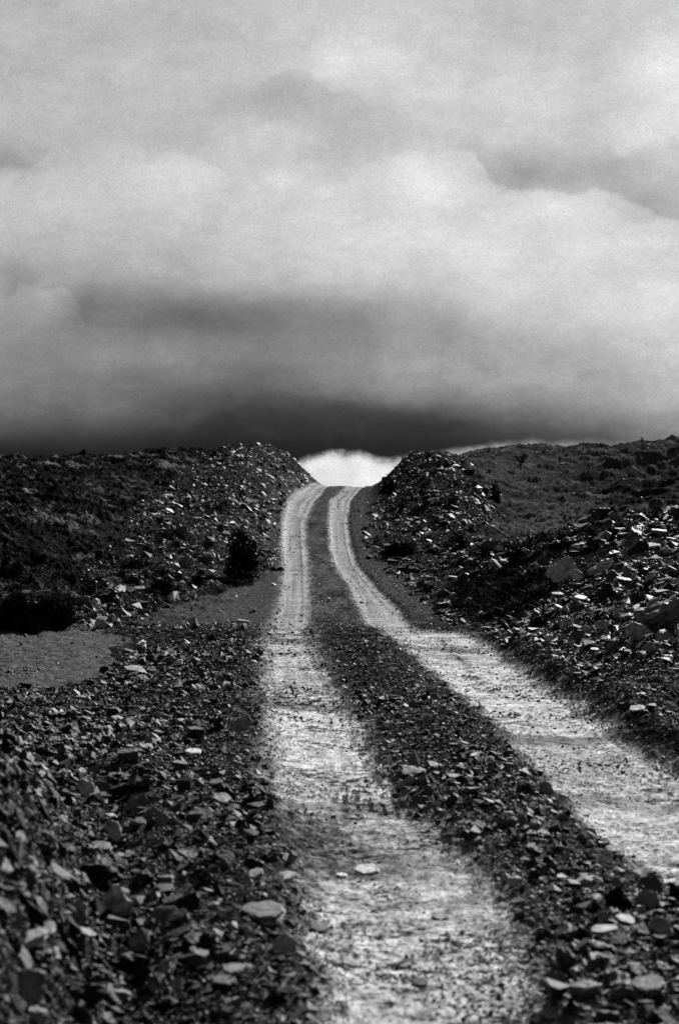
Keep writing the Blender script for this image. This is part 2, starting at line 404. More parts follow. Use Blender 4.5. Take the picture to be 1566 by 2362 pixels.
# ------------------------------------------------------------------ relief
Z0 = ZB.copy()
Z0 -= (mLane * .045)                                             # lanes worn in
hump = sst(eC, 0, .5) * (1 - sst(DD, 12, 18))
Z0 += hump * .035
berm = np.exp(-((eRR - .28) / .16) ** 2) * sst(DD, 5, 8) * (1 - sst(DD, 17.2, 18))
Z0 += berm * .11
kerb = np.exp(-((eRR - .09) / .06) ** 2) * sst(DD, 22, 26) * (1 - sst(DD, 68, 76)); Z0 += kerb * .05
rough_off = 1 - mLane
far = sst(DD, 19, 30); hill = far * sst(np.maximum(eLL, eRR), .3, 3.0); mnd = 1 - .6 * np.exp(-((UU + .05) / .035) ** 2) * sst(DD, 50, 62)
Z0 += hill * mnd * (fbm(XX, DD, .28, 4, 21) * .42 + fbm(XX, DD, 1.3, 3, 25) * .24 + np.abs(fbm(XX, DD, 3.6, 3, 27)) * .16)
# furrows running down the right hillside
rg = sst(UU, .14, .19) * sst(DD, 50, 62) * (1 - sst(DD, 96, 110))
Z0 += rg * (1 - np.abs(fbm(XX * .35 + DD * .22, DD * .5 - XX * .2, .30, 3, 31)) * 4 - .75) * .6
Z0 += fbm(XX, DD, .9, 3, 41) * .05 * (1 - far) * (.25 + .75 * rough_off)
Z0 += np.exp(-((DD - 18.3) / .9) ** 2) * rough_off * (fbm(XX, DD, 1.3, 4, 47) * .16 + .02)
det = fbm(XX, DD, 7, 4, 51) * .035 + np.abs(fbm(XX, DD, 26, 3, 61)) * .018
Z0 += det * rough_off * (1 + hill * 1.6)
Z0 += mLane * (1 - .7 * far) * (fbm(XX, DD * .7, 6, 3, 71) * .012 + fbm(XX, DD * .5, 34, 3, 75) * .006)
fleckn = fbm(XX, DD * .55, 30, 3, 81)
clump = sst(fbm(XX, DD, 1.1, 3, 85), .02, .35)
fleck = sst(fleckn, .16, .28) * (.2 + .8 * clump) * mLane
Z0 += fleck * .012
PXa = CX + UU * F; PYa = HY - (Z0 - EYE) / DD * F

# ------------------------------------------------------------------ colour of the ground (albedo)
jx = PX + fbm(XX, DD, .8, 3, 91) * 130 * 8 / np.maximum(DD, 8); jy = PY + fbm(XX, DD, .8, 3, 95) * 26 * 8 / np.maximum(DD, 8)
tone = np.full(DD.shape, .008)
tone = tone * (1 + 1.0 * fbm(XX, DD, .5, 4, 101))
nearm = 1 - sst(DD, 16, 20)
def paint(name, val, amt=1.0, soft=None):
    global tone
    m = inpoly(jx, jy, POLY[name]).astype(float) * amt
    tone = tone * (1 - m) + val * m
streak = fbm(XX * .25, DD, .9, 4, 111)
hl = hill * sst(-UU, .02, .06)
tone = np.where(hl > .3, .007 + .13 * sst(streak + fbm(XX, DD, 2.2, 3, 115) * .8, .16, .6), tone)
hr = hill * sst(UU, .05, .08)
tone = np.where(hr > .3, .018 + .045 * sst(fbm(XX, DD, .3, 4, 121), -.15, .5) + .09 * sst(streak + fbm(XX, DD, 2.5, 3, 119) * .7, .12, .6), tone)
def blob(px, py, rx, ry, v, a=1.0):
    global tone
    m = np.exp(-(((jx - px) / rx) ** 2 + ((jy - py) / ry) ** 2)) * a * (DD > 19)
    tone = tone * (1 - m) + v * m
blob(1290, 1200, 110, 45, .075, .8); blob(1180, 1090, 90, 40, .06, .7); blob(1500, 1060, 90, 22, .06, .7)
blob(1470, 1150, 120, 35, .014, .6); blob(1200, 1345, 90, 40, .022, .8)
blob(280, 1340, 90, 40, .030, .7); blob(300, 1230, 90, 35, .028, .5); blob(70, 1270, 110, 60, .004, .9); blob(300, 1130, 120, 40, .009, .7)
paint('turnout', .080, .92); paint('side_flat', .062, .85); paint('left_mound', .008, .9); paint('right_mound', .009, .9)
paint('right_heap', .006, .8); paint('right_apron', .010, .7); paint('near_left', .007, .9); paint('strip', .008, .9); paint('left_foot', .02, .8)
# verges next to the lanes
vr = np.exp(-((eRR - .5) / .5) ** 2) * far; tone = tone * (1 - vr * .8) + .055 * vr * .8
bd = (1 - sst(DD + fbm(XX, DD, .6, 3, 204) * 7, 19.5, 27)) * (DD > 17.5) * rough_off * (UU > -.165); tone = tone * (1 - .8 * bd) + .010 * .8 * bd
vl = np.exp(-((eLL - .3) / .35) ** 2) * far; tone = tone * (1 - vl * .7) + .045 * vl * .7
cs = sst(eC, -.05, .06) * sst(DD + fbm(XX, DD, .7, 3, 203) * 9, 19, 31); tone = tone * (1 - cs) + (.046 + .06 * fbm(XX, DD * .3, 1.5, 3, 131) + .07 * fbm(XX, DD, 6, 4, 132)) * cs
fringe = np.exp(-(np.maximum(-eL, 0) / .20) ** 2) * (1 - far) ; tone = tone + .05 * fringe * (.5 + fbm(XX, DD, 5, 3, 133))
fringe = np.exp(-(np.maximum(-eR, 0) / .28) ** 2) * (1 - far) * (eR < 0) * (eRR < 0); tone = tone + .045 * fringe * (.5 + fbm(XX, DD, 5, 3, 135))
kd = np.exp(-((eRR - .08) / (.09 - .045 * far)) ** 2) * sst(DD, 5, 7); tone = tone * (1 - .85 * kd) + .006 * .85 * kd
# lanes: pale dust, with damper patches, streaks across and wheel ruts along
xr = np.where(mL > mR, (XX - L0) / np.maximum(L1 - L0, .1), (XX - R0) / np.maximum(R1 - R0, .1))
rut = fbm(xr * 9, DD * .18, 1.0, 3, 141)
across = fbm(XX * .7, DD, 3.2, 4, 145)
patch = fbm(XX, DD, .45, 3, 149)
lvl = np.where(eL > eR, np.interp(PY, [1440, 1500, 1560, 1600, 1650, 1700, 1760, 1850, 1920, 1985, 2025, 2100, 2250, 2400], [.33, .36, .30, .42, .44, .36, .37, .35, .26, .18, .34, .33, .33, .30]),
               np.interp(PY, [1440, 1500, 1650, 1720, 1760, 1850, 2000], [.36, .42, .43, .38, .31, .37, .34]))
lvl = lvl * np.where((eL > eR) & (PY > 1860) & (PY < 2010), .45 + .55 * sst(xr + fbm(XX, DD, 3, 3, 199) * .3, .25, .55), 1)
lt = lvl * 1.32 + .12 * patch + .15 * across + .12 * rut + .30 * fbm(XX, DD * .6, 16, 5, 153, .65)
damp = sst(fbm(XX * .5, DD * 1.3, .8, 3, 157), .12, .45) * (1 - far); lt = lt * (1 - .55 * damp)
fl_l = .36 + .10 * fbm(xr * 3.2, DD * .05, 1.0, 2, 181) + .20 * fbm(xr * 9, DD * .07, 1.0, 3, 185) + .07 * fbm(XX, DD * .3, 3, 3, 187) + .10 * np.exp(-((xr - .12) / .06) ** 2) + .10 * np.exp(-((xr - .86) / .06) ** 2) - .12 * np.exp(-((xr - .72) / .05) ** 2)
lt = lt * (1 - far) + fl_l * far
blot = sst(fbm(XX, DD, 7, 4, 191, .6), .12, .30) * sst(fbm(XX, DD, .8, 3, 195), -.05, .3) * (1 - far); lt = lt * (1 - .62 * blot)
lt = np.clip(lt, .07, .62); lt = lt * (1 - .08 * far)
# churned gravelly bar across the left lane, and pressed tread marks nearer the camera
bar = np.exp(-((PY - 1583) / 10) ** 2) * mL; brn = sst(fbm(XX, DD * .5, 22, 3, 161), .0, .3); lt = lt * (1 - .8 * bar * brn)
bar2 = np.exp(-((PY - 1420) / 26) ** 2) * mL; lt = lt * (1 - .6 * bar2 * brn)
tr = np.exp(-((XX - .17) / .26) ** 4) * np.exp(-((DD - 8.6) / 1.1) ** 4)
trn = fbm(XX, DD * .6, 9, 3, 165)
trd = np.maximum(sst(np.sin(XX * 6.283 / .075 + DD * .6) + trn, .15, .45) * sst(fbm(XX, DD, 3, 3, 166), -.12, .12), sst(np.sin(DD * 6.283 / .17) + trn * 1.5, .5, .8) * sst(fbm(XX, DD, 4, 3, 167), 0, .2))
lt = lt * (1 - .92 * tr * trd)
tr2 = np.exp(-((PX - 770) / 22) ** 4) * np.exp(-((PY - 1640) / 34) ** 4); lt = lt * (1 - .8 * tr2 * brn)
fl2 = sst(fbm(XX + 5, DD * .5, 55, 2, 173), .22, .34) * (.3 + .7 * sst(fbm(XX, DD * .5, 1.6, 3, 177), -.1, .25)) * (1 - far * .5)
lt = lt * (1 - .75 * fl2) * (1 - .88 * fleck)
# dark damp rut on the right lane between the old and the widened track
rr = np.exp(-((PX - (1010 + (PY - 1460) * .98)) / 13) ** 2) * ((PY > 1462) & (PY < 1600)) * (DD < 18.3); lt = lt * (1 - .75 * rr * sst(fbm(XX, DD, 4, 3, 169), -.25, .2))
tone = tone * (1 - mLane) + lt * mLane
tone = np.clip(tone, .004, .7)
speck = np.clip(1 - mLane * .9, 0, 1) * np.where(inpoly(PX, PY, POLY['turnout']) | inpoly(PX, PY, POLY['side_flat']), .6, 1.0)
speck = np.where((hill > .3) & ~inpoly(PX, PY, POLY['left_mound']) & ~inpoly(PX, PY, POLY['right_mound']), .35, speck)

# ------------------------------------------------------------------ materials
def newmat(name):
    m = bpy.data.materials.new(name); m.use_nodes = True; nt = m.node_tree; nt.nodes.clear()
    b = nt.nodes.new('ShaderNodeBsdfPrincipled'); o = nt.nodes.new('ShaderNodeOutputMaterial'); nt.links.new(b.outputs[0], o.inputs[0])
    return m, nt, b
def mth(nt, op, a, b=None, c=None, clamp=False):
    nd = nt.nodes.new('ShaderNodeMath'); nd.operation = op; nd.use_clamp = clamp
    for i, v in enumerate((a, b, c)):
        if v is None: continue
        if isinstance(v, (int, float)): nd.inputs[i].default_value = v
        else: nt.links.new(v, nd.inputs[i])
    return nd.outputs[0]
def grey(nt, v, sock):
    cc = nt.nodes.new('ShaderNodeCombineColor')
    for i in range(3): nt.links.new(v, cc.inputs[i])
    nt.links.new(cc.outputs[0], sock)
def noi(nt, vec, sc_, det_, r=.55):
    nn = nt.nodes.new('ShaderNodeTexNoise'); nn.inputs['Scale'].default_value = sc_; nn.inputs['Detail'].default_value = det_; nn.inputs['Roughness'].default_value = r
    nt.links.new(vec, nn.inputs['Vector']); return nn.outputs['Fac']
def maprange(nt, v, a, b, c, d, cl=True):
    mr = nt.nodes.new('ShaderNodeMapRange'); mr.clamp = cl; nt.links.new(v, mr.inputs['Value'])
    for k, q in zip(('From Min', 'From Max', 'To Min', 'To Max'), (a, b, c, d)): mr.inputs[k].default_value = q
    return mr.outputs[0]

def ground_mat():
    m, nt, b = newmat('earth_and_dust')
    tcn = nt.nodes.new('ShaderNodeTexCoord'); vec = tcn.outputs['Object']
    at = nt.nodes.new('ShaderNodeAttribute'); at.attribute_name = 'tone'
    sp = nt.nodes.new('ShaderNodeAttribute'); sp.attribute_name = 'speck'
    fine = noi(nt, vec, 45, 4, .7); mid = noi(nt, vec, 9, 4, .6)
    f = mth(nt, 'MULTIPLY', maprange(nt, fine, .3, .7, .45, 1.6), maprange(nt, mid, .3, .7, .6, 1.4))
    # gravel: cells of stone with their own greys
    def cells(scale):
        v = nt.nodes.new('ShaderNodeTexVoronoi'); v.inputs['Scale'].default_value = scale; nt.links.new(vec, v.inputs['Vector'])
        s = nt.nodes.new('ShaderNodeSeparateColor'); nt.links.new(v.outputs['Color'], s.inputs[0])
        return v.outputs['Distance'], s.outputs[0]
    d1, c1 = cells(38); d2, c2 = cells(13)
    p1 = mth(nt, 'POWER', c1, 11.0); p2 = mth(nt, 'POWER', c2, 14.0)
    g1_ = mth(nt, 'ADD', mth(nt, 'MULTIPLY', p1, .14), mth(nt, 'MULTIPLY', p2, .10))
    g1_ = mth(nt, 'MULTIPLY', g1_, sp.outputs['Fac'])
    alb = mth(nt, 'ADD', mth(nt, 'MULTIPLY', at.outputs['Fac'], f), g1_)
    la = nt.nodes.new('ShaderNodeAttribute'); la.attribute_name = 'lane'
    mp = nt.nodes.new('ShaderNodeMapping'); mp.inputs['Scale'].default_value = (11, 21, 11); nt.links.new(vec, mp.inputs['Vector'])
    fk = noi(nt, mp.outputs[0], 1.0, 6, .72)
    mp2 = nt.nodes.new('ShaderNodeMapping'); mp2.inputs['Scale'].default_value = (.9, 1.7, 1); nt.links.new(vec, mp2.inputs['Vector'])
    ck = noi(nt, mp2.outputs[0], 1.0, 4, .6)
    thr = maprange(nt, ck, .37, .60, .65, .515)
    fm_ = maprange(nt, mth(nt, 'SUBTRACT', fk, thr), -.006, .014, 0, 1)
    mp3 = nt.nodes.new('ShaderNodeMapping'); mp3.inputs['Scale'].default_value = (30, 46, 30); nt.links.new(vec, mp3.inputs['Vector'])
    fk3 = maprange(nt, noi(nt, mp3.outputs[0], 1.0, 3, .6), .60, .64, 0, .85)
    hi = maprange(nt, fk, .34, .52, 1.25, .92)
    dark = mth(nt, 'MULTIPLY', mth(nt, 'MAXIMUM', fm_, fk3), la.outputs['Fac'])
    alb = mth(nt, 'MULTIPLY', alb, mth(nt, 'SUBTRACT', 1.0, mth(nt, 'MULTIPLY', dark, .90)))
    alb = mth(nt, 'MULTIPLY', alb, mth(nt, 'ADD', 1.0, mth(nt, 'MULTIPLY', mth(nt, 'SUBTRACT', hi, 1.0), la.outputs['Fac'])))
    alb = mth(nt, 'MINIMUM', alb, .8)
    grey(nt, alb, b.inputs['Base Color'])
    b.inputs['Roughness'].default_value = .93; b.inputs['Specular IOR Level'].default_value = 0
    hgt = mth(nt, 'ADD', mth(nt, 'MULTIPLY', fine, .5), mth(nt, 'MULTIPLY', mth(nt, 'SUBTRACT', 1.0, d1), mth(nt, 'MULTIPLY', sp.outputs['Fac'], .8)))
    bp = nt.nodes.new('ShaderNodeBump'); bp.inputs['Strength'].default_value = .8; bp.inputs['Distance'].default_value = .02
    nt.links.new(hgt, bp.inputs['Height']); nt.links.new(bp.outputs[0], b.inputs['Normal'])
    return m
def rock_mat(name, attr):
    m, nt, b = newmat(name)
    tcn = nt.nodes.new('ShaderNodeTexCoord'); vec = tcn.outputs['Object']
    if attr:
        at = nt.nodes.new('ShaderNodeAttribute'); at.attribute_name = 'tone'; base_ = at.outputs['Fac']; v2 = vec
    else:
        oi = nt.nodes.new('ShaderNodeObjectInfo')
        s = nt.nodes.new('ShaderNodeSeparateColor'); nt.links.new(oi.outputs['Color'], s.inputs[0]); base_ = s.outputs[0]
        ge = nt.nodes.new('ShaderNodeNewGeometry'); v2 = ge.outputs['Position']
    a = noi(nt, v2, 22, 5, .65); c = noi(nt, v2, 5, 3, .6)
    f = mth(nt, 'MULTIPLY', maprange(nt, a, .28, .72, .35, 1.75), maprange(nt, c, .3, .7, .6, 1.45))
    # pale lichen and mineral veins
    vn = noi(nt, v2, 60, 3, .7); vein = mth(nt, 'MULTIPLY', maprange(nt, vn, .58, .72, 0, 1), mth(nt, 'MULTIPLY', base_, .8))
    alb = mth(nt, 'MINIMUM', mth(nt, 'ADD', mth(nt, 'MULTIPLY', base_, f), vein), .75)
    grey(nt, alb, b.inputs['Base Color'])
    b.inputs['Roughness'].default_value = .55; b.inputs['Specular IOR Level'].default_value = .16
    bp = nt.nodes.new('ShaderNodeBump'); bp.inputs['Strength'].default_value = .7; bp.inputs['Distance'].default_value = .012
    nt.links.new(a, bp.inputs['Height']); nt.links.new(bp.outputs[0], b.inputs['Normal'])
    return m
def leaf_mat(name, v, rng):
    m, nt, b = newmat(name)
    tcn = nt.nodes.new('ShaderNodeTexCoord')
    ge = nt.nodes.new('ShaderNodeNewGeometry')
    a = mth(nt, 'MULTIPLY', maprange(nt, noi(nt, ge.outputs['Position'], 3, 3), .35, .65, 1 - rng, 1 + rng), v)
    grey(nt, a, b.inputs['Base Color']); b.inputs['Roughness'].default_value = .85; b.inputs['Specular IOR Level'].default_value = 0
    return m
MG = ground_mat(); MR = rock_mat('slate_rubble', True); MRO = rock_mat('slate_rock', False)
ML = leaf_mat('heather', .013, .7); MF = leaf_mat('shrub_foliage', .012, .8); MS = leaf_mat('heath_stem', .03, .3); MGR = leaf_mat('dry_grass', .12, .9)

# ------------------------------------------------------------------ mesh from arrays
def mesh_np(name, verts, faces, mat, attrs=None, smooth_=False):
    me = bpy.data.meshes.new(name)
    k = faces.shape[1]
    me.vertices.add(len(verts)); me.vertices.foreach_set('co', verts.astype(np.float32).ravel())
    me.loops.add(faces.size); me.loops.foreach_set('vertex_index', faces.astype(np.int32).ravel())
    me.polygons.add(len(faces)); me.polygons.foreach_set('loop_start', np.arange(len(faces), dtype=np.int32) * k)
    me.polygons.foreach_set('use_smooth', np.full(len(faces), smooth_))
    me.update(calc_edges=True)
    for an, av in (attrs or {}).items():
        a = me.attributes.new(an, 'FLOAT', 'POINT'); a.data.foreach_set('value', av.astype(np.float32).ravel())
    me.materials.append(mat)
    return me
def obj(name, me, parent=None, **props):
    o = bpy.data.objects.new(name, me); C.objects.link(o)
    if parent: o.parent = parent
    for k, v in props.items(): o[k] = v
    return o

# split the one height field into its pieces of setting (they share borders exactly)
V = np.stack([XX, DD, Z0], -1).reshape(-1, 3)
idx = np.arange(nu * nv).reshape(nv, nu)
q = np.stack([idx[:-1, :-1], idx[:-1, 1:], idx[1:, 1:], idx[1:, :-1]], -1)
fm = lambda a: (a[:-1, :-1] + a[1:, 1:]) * .5
fx, fd = fm(XX), fm(DD)
lane_b = fm(mLane) > .5
inroad = (fm(eL) > -.02) | (fm(eR) > -.02) | (fm(eC) > 0)
road = (fm(mL) > .5) | (fm(mR) > .5)
strip_f = (~road) & (fm(eC) > -.1) & (fd > 1) & (fd < 82)
road &= fd < 90
fpx, fpy = fm(PX), fm(PY)
turn = (inpoly(fpx, fpy, POLY['turnout']) | inpoly(fpx, fpy, POLY['side_flat'])) & (fd < 42) & ~road & ~strip_f
rest = ~(road | strip_f | turn)
hillf = rest & (fd > 20.5)
gr_f = rest & ~hillf
for nm, mk in (('wheel_track', road), ('path', strip_f), ('turnout_ground', turn), ('hill', hillf), ('ground', gr_f)):
    fq = q[mk]
    if not len(fq): continue
    uq, inv = np.unique(fq, return_inverse=True)
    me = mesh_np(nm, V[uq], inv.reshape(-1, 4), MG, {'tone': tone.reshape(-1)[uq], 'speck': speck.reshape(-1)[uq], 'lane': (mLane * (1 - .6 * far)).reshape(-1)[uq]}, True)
    obj({'wheel_track': 'road', 'path': 'road_median', 'turnout_ground': 'gravel_ground'}.get(nm, nm), me, kind='structure')

# ------------------------------------------------------------------ terrain queries
def hgt(X_, D_):
    return interp2(Z0, U, LV, X_ / D_, np.log(D_))
def hgt_s(X_, D_): return interp2(ZC, uc, vc, X_ / D_, np.log(D_))
def ray(px, py):
    u = (px - CX) / F; dd_ = np.exp(np.linspace(math.log(3.5), math.log(110), 4000))
    z = hgt(u * dd_, dd_); zr = EYE - (py - HY) / F * dd_
    k = np.argmax(z >= zr)
    return float(dd_[k]) if (z >= zr).any() else 70.0
def nrm(X_, D_, e_=.15):
    gx = (hgt_s(X_ + e_, D_) - hgt_s(X_ - e_, D_)) / (2 * e_); gy = (hgt_s(X_, D_ + e_) - hgt_s(X_, D_ - e_)) / (2 * e_)
    nn = np.stack([-gx, -gy, np.ones_like(gx)], -1); return nn / np.linalg.norm(nn, axis=-1, keepdims=True)

# ------------------------------------------------------------------ stone prototypes
import bmesh
def hull(pts):
    bm = bmesh.new()
    for p in pts: bm.verts.new(p)
    r = bmesh.ops.convex_hull(bm, input=bm.verts)
    for v in [g for g in r['geom_interior'] if isinstance(g, bmesh.types.BMVert)]: bm.verts.remove(v)
    loose = [v for v in bm.verts if not v.link_faces]
    for v in loose: bm.verts.remove(v)
    bmesh.ops.triangulate(bm, faces=bm.faces); bmesh.ops.recalc_face_normals(bm, faces=bm.faces)
    return bm
def proto_small(k):
    rr_ = random.Random(100 + k); pts = []
    npt = rr_.randint(7, 11); flat = rr_.choice([.22, .3, .4, .6])
    for i in range(npt):
        a = rr_.uniform(0, 6.283); r = rr_.uniform(.75, 1.0) * .5
        pts.append((math.cos(a) * r, math.sin(a) * r * rr_.uniform(.6, .85), rr_.choice([-.5, .5, rr_.uniform(-.4, .4)]) * flat))
    bm = hull(pts); bm.verts.ensure_lookup_table()
    v = np.array([v.co[:] for v in bm.verts]); bm.verts.index_update(); f = np.array([[w.index for w in fa.verts] for fa in bm.faces]); bm.free()
    return v, f
SMALL = [proto_small(k) for k in range(36)]

def density(px, py, d):
    """probability, size factor, zone index"""
    pr = np.full(px.shape, .05); sz = np.full(px.shape, .8); zn = np.zeros(px.shape, int)
    def z(name, p_, s_, k):
        m = inpoly(px, py, POLY[name]); pr[m] = p_; sz[m] = s_; zn[m] = k
    pr[d > 19] = .07
    z('near_left', 1.0, 1.15, 1); z('left_edge_rubble', .0, .7, 1); z('strip', .85, .9, 2)
    z('right_apron', .9, .9, 3); z('right_heap', 1.0, 1.35, 3); z('left_mound', .62, 1.0, 4); z('left_foot', .9, 1.0, 4)
    z('right_mound', .68, 1.05, 5); z('right_moor', .06, .6, 3); z('turnout', .05, .5, 1); rb_ = inpoly(px, py, [(-900, 1530), (40, 1537), (110, 1548), (90, 1560), (-900, 1565)]); pr[rb_] = .55; sz[rb_] = .7; z('side_flat', .07, .6, 4)
    return pr, sz, zn
NS = 640000
u_ = RS.uniform(-.36, .36, NS); l_ = RS.uniform(math.log(3.9), math.log(96), NS)
keep_far = RS.rand(NS) < np.where(l_ > math.log(20), .62, 1.0); u_, l_ = u_[keep_far], l_[keep_far]
d_ = np.exp(l_); x_ = u_ * d_
px_ = CX + u_ * F; py_ = HY - (hgt_s(x_, d_) - EYE) / d_ * F
jxx = px_ + RS.normal(0, 12, len(px_)); jyy = py_ + RS.normal(0, 7, len(px_))
pr, szf, zn = density(jxx, jyy, d_)
a1, a2, a3, a4, a5 = edges(x_, d_)
inl = np.maximum(a1, a2)
# stones thin out from the lanes' edges inwards
szf = szf * np.where((zn == 1) & (a5 > 0), .7 + .3 * sst(a5, .1, 1.3), 1)
pr = np.where(inl > -.05, np.where(inl > .10, .04 + .30 * (fbm(x_, d_, 1.1, 4, 207) > .15), .62), pr); szf = np.where(inl > -.02, np.where(inl > .10, .80, .62), szf)
fars = (a3 > -.1) & (d_ > 17.8); pr = np.where(fars, .85 * (1 - sst(d_, 19, 34)) + .22 * (1 - sst(d_, 30, 75)) + .06, pr); szf = np.where(fars, .5, szf)
szf = szf * np.where(zn == 2, 1 - .45 * sst(d_, 10, 16), 1) * np.clip(1 + .9 * fbm(x_, d_, .9, 3, 205), .6, 1.5)
sfl = (inpoly(jxx, jyy, POLY['side_flat'])) & (d_ < 27) & (d_ > 17); pr = np.where(sfl, np.maximum(pr, .6 * (1 - sst(d_, 19, 26))), pr)
pr *= np.clip(.75 + 1.3 * fbm(x_, d_, .7, 3, 201) * np.where(d_ > 19, 1.6, .5), .10, 1)
ok = RS.rand(len(pr)) < pr
u_, d_, x_, px_, py_, szf, zn, inl = [a[ok] for a in (u_, d_, x_, px_, py_, szf, zn, inl)]
m_ = len(u_)
ang = (RS.pareto(2.15, m_) + 1) * 4.7
ang = np.clip(ang, 5, np.where(zn == 0, 13, np.where(zn == 3, 34, np.where((zn <= 2) & (d_ > 9.5), 31, 52))))
ex_ = np.where((zn >= 3) & (d_ > 18), .97, .82); size = ang / F * np.maximum(d_, 7) ** ex_ * 7 ** (1 - ex_) * szf
size = np.minimum(size, np.where(zn == 3, .62, .42) * np.where(inl > -.02, .2, 1))
tonz = np.exp(RS.normal(math.log(.037), 1.05, m_)); tonz = np.where((zn >= 3) & (RS.rand(m_) < .34), tonz * 2.1, tonz); tonz = np.clip(tonz, .005, np.where(zn >= 3, np.where(zn == 3, .22, .36), .18))
tonz = np.where((zn == 1) & (d_ < 8.2) & (RS.rand(m_) < .6), tonz * .55, tonz); tonz = np.where((inl > -.02) & (RS.rand(m_) < .72), .008 + .02 * RS.rand(m_), tonz)
print('stones', m_)

# ---- which stones are big enough in the picture to be objects of their own
inframe = (px_ > 0) & (px_ < 1566) & (py_ < 2362) & (py_ > 1000)
app = size / d_ * F * inframe * (inl < -.05)
HEROES = []   # filled below: px, py(base centre), w, h, kind, tone, label
def H(px, py, w, h, kind, t, label, yaw=None): HEROES.append((px, py, w, h, kind, t, label, yaw))
# left slope and foot
H(421, 1236, 34, 28, 'block', .12, 'mid grey blocky boulder high on the stony slope left of the road')
H(425, 1306, 34, 32, 'block', .14, 'angular grey boulder with a broad flat face near the foot of the left slope')
H(304, 1345, 44, 24, 'block', .06, 'dark craggy boulder with a light flat stone in front at the slope foot')
H(318, 1360, 34, 7, 'slab', .2, 'thin pale flat stone lying just in front of the dark craggy boulder')
H(324, 1500, 40, 22, 'block', .5, 'very pale lump of rock at the far edge of the stony ground by the turnout')
H(306, 1552, 50, 22, 'slab', .2, 'dark flat block with pale top on the gravel beside the turnout')
H(240, 1552, 28, 18, 'block', .03, 'small black block left of the flat pale topped block by the turnout')
H(207, 1580, 24, 13, 'block', .03, 'small black stone at the left end of the row of dark blocks by the turnout')
H(266, 1535, 16, 10, 'block', .03, 'tiny black stone behind the row of dark blocks by the turnout')
H(345, 1522, 28, 14, 'block', .035, 'low dark stone behind the flat pale topped block by the turnout')
H(358, 1194, 26, 16, 'block', .45, 'cluster-topping pale stone half way up the left slope')
H(345, 1206, 16, 14, 'block', .4, 'smaller pale stone just below the pale stone half way up the left slope')
H(388, 1146, 24, 10, 'slab', .4, 'pale flat stone high on the left slope below the skyline')
H(483, 1255, 34, 18, 'block', .05, 'dark low boulder right of the mid grey boulder on the left slope')
H(477, 1289, 26, 16, 'block', .2, 'light grey stone near the dark shrubs on the left slope')
H(373, 1319, 22, 18, 'block', .12, 'rounded grey stone just above the dark shrub at the slope foot')
H(270, 1440, 26, 14, 'block', .35, 'pale stone on the low rubble spur beyond the turnout')
H(235, 1432, 40, 8, 'slab', .12, 'flat grey stone on the low rubble spur beyond the turnout')
# near left
H(503, 1683, 36, 34, 'block', .02, 'black block for the shaded side of a light slab beside the wheel track')  # one rock's shaded left face, its shade put into a black stone
H(556, 1688, 58, 32, 'slab2', .24, 'broad light grey slab for the lit side of the rock beside the wheel track')
H(449, 1703, 34, 24, 'box', .03, 'dark box shaped stone below and left of the black block and light slab')
H(445, 1740, 38, 15, 'slab', .5, 'bright white flat stone on the dark gravel left of the wheel track')
H(452, 1660, 20, 14, 'block', .03, 'small dark stone left of the black block and light slab')
H(420, 1668, 24, 14, 'slab', .4, 'small white stone left of the black block and light slab')
H(263, 1650, 38, 26, 'block', .025, 'dark block on the rubble with a pale stone at its foot')
H(270, 1663, 28, 14, 'slab', .35, 'pale stone at the foot of the dark block on the rubble')
H(150, 1765, 62, 48, 'block', .07, 'grey pointed boulder on the crest of the rubble heap')
H(296, 1765, 44, 34, 'box', .07, 'wedge stone with grey top and black front on the rubble heap')
H(317, 1785, 36, 20, 'block', .02, 'black stone under the wedge stone with the grey top')
H(271, 1805, 62, 26, 'slab', .08, 'long grey slab in front of the wedge stone')
H(285, 1835, 64, 30, 'block', .015, 'black block below the long grey slab')
H(322, 1868, 64, 38, 'tent', .12, 'tent shaped stone with a light ridge in the rubble')
H(261, 1945, 36, 56, 'slab2', .2, 'tall light grey slab standing steeply in the rubble')
H(230, 1962, 56, 20, 'slab', .12, 'flat grey slab at the foot of the tall standing slab')
H(373, 1905, 30, 30, 'slab2', .12, 'leaning grey slab right of the tall standing slab')
H(327, 1905, 44, 24, 'slab', .09, 'grey slab between the tent shaped stone and the leaning slab')
H(22, 1725, 48, 44, 'block', .02, 'black boulder at the top of the near bank')
H(23, 1775, 36, 24, 'block', .3, 'pale stone below the black boulder on the near bank')
H(194, 1838, 40, 40, 'slab2', .28, 'tilted light slab on the side of the rubble heap')
H(140, 1800, 40, 24, 'block', .2, 'light grey stone on the side of the rubble heap beside the bank')
H(498, 1812, 34, 18, 'slab', .14, 'grey slab near the soft edge of the wheel track')
H(545, 1768, 26, 14, 'block', .3, 'small pale stone close to the dark edge of the wheel track')
# foreground left
H(266, 2112, 80, 78, 'point', .42, 'big pale pointed slab tilted upright among dark stones')
H(179, 2128, 40, 52, 'slab2', .10, 'grey slab standing left of the big pale pointed slab')
H(220, 2040, 120, 62, 'block', .012, 'huge black boulder above the big pale pointed slab')
H(320, 2195, 66, 44, 'slab2', .10, 'grey slanting slab below the big pale pointed slab')
H(307, 2245, 86, 44, 'block', .012, 'large black stone under the grey slanting slab')
H(608, 2120, 112, 34, 'slab', .15, 'wide flat grey slab beside the wheel track near the camera')
H(656, 2202, 54, 44, 'slab2', .22, 'rounded light grey plate tilted up beside the wheel track')
H(66, 2185, 84, 42, 'slab', .26, 'large pale slab near the bottom of the bank')
H(50, 2296, 120, 34, 'slab2', .18, 'long light slab slanting down across the lowest stones')
H(92, 2230, 80, 54, 'block', .018, 'black boulder between the two large pale slabs')
H(184, 2320, 110, 74, 'block', .02, 'large black boulder in the bottom rubble')
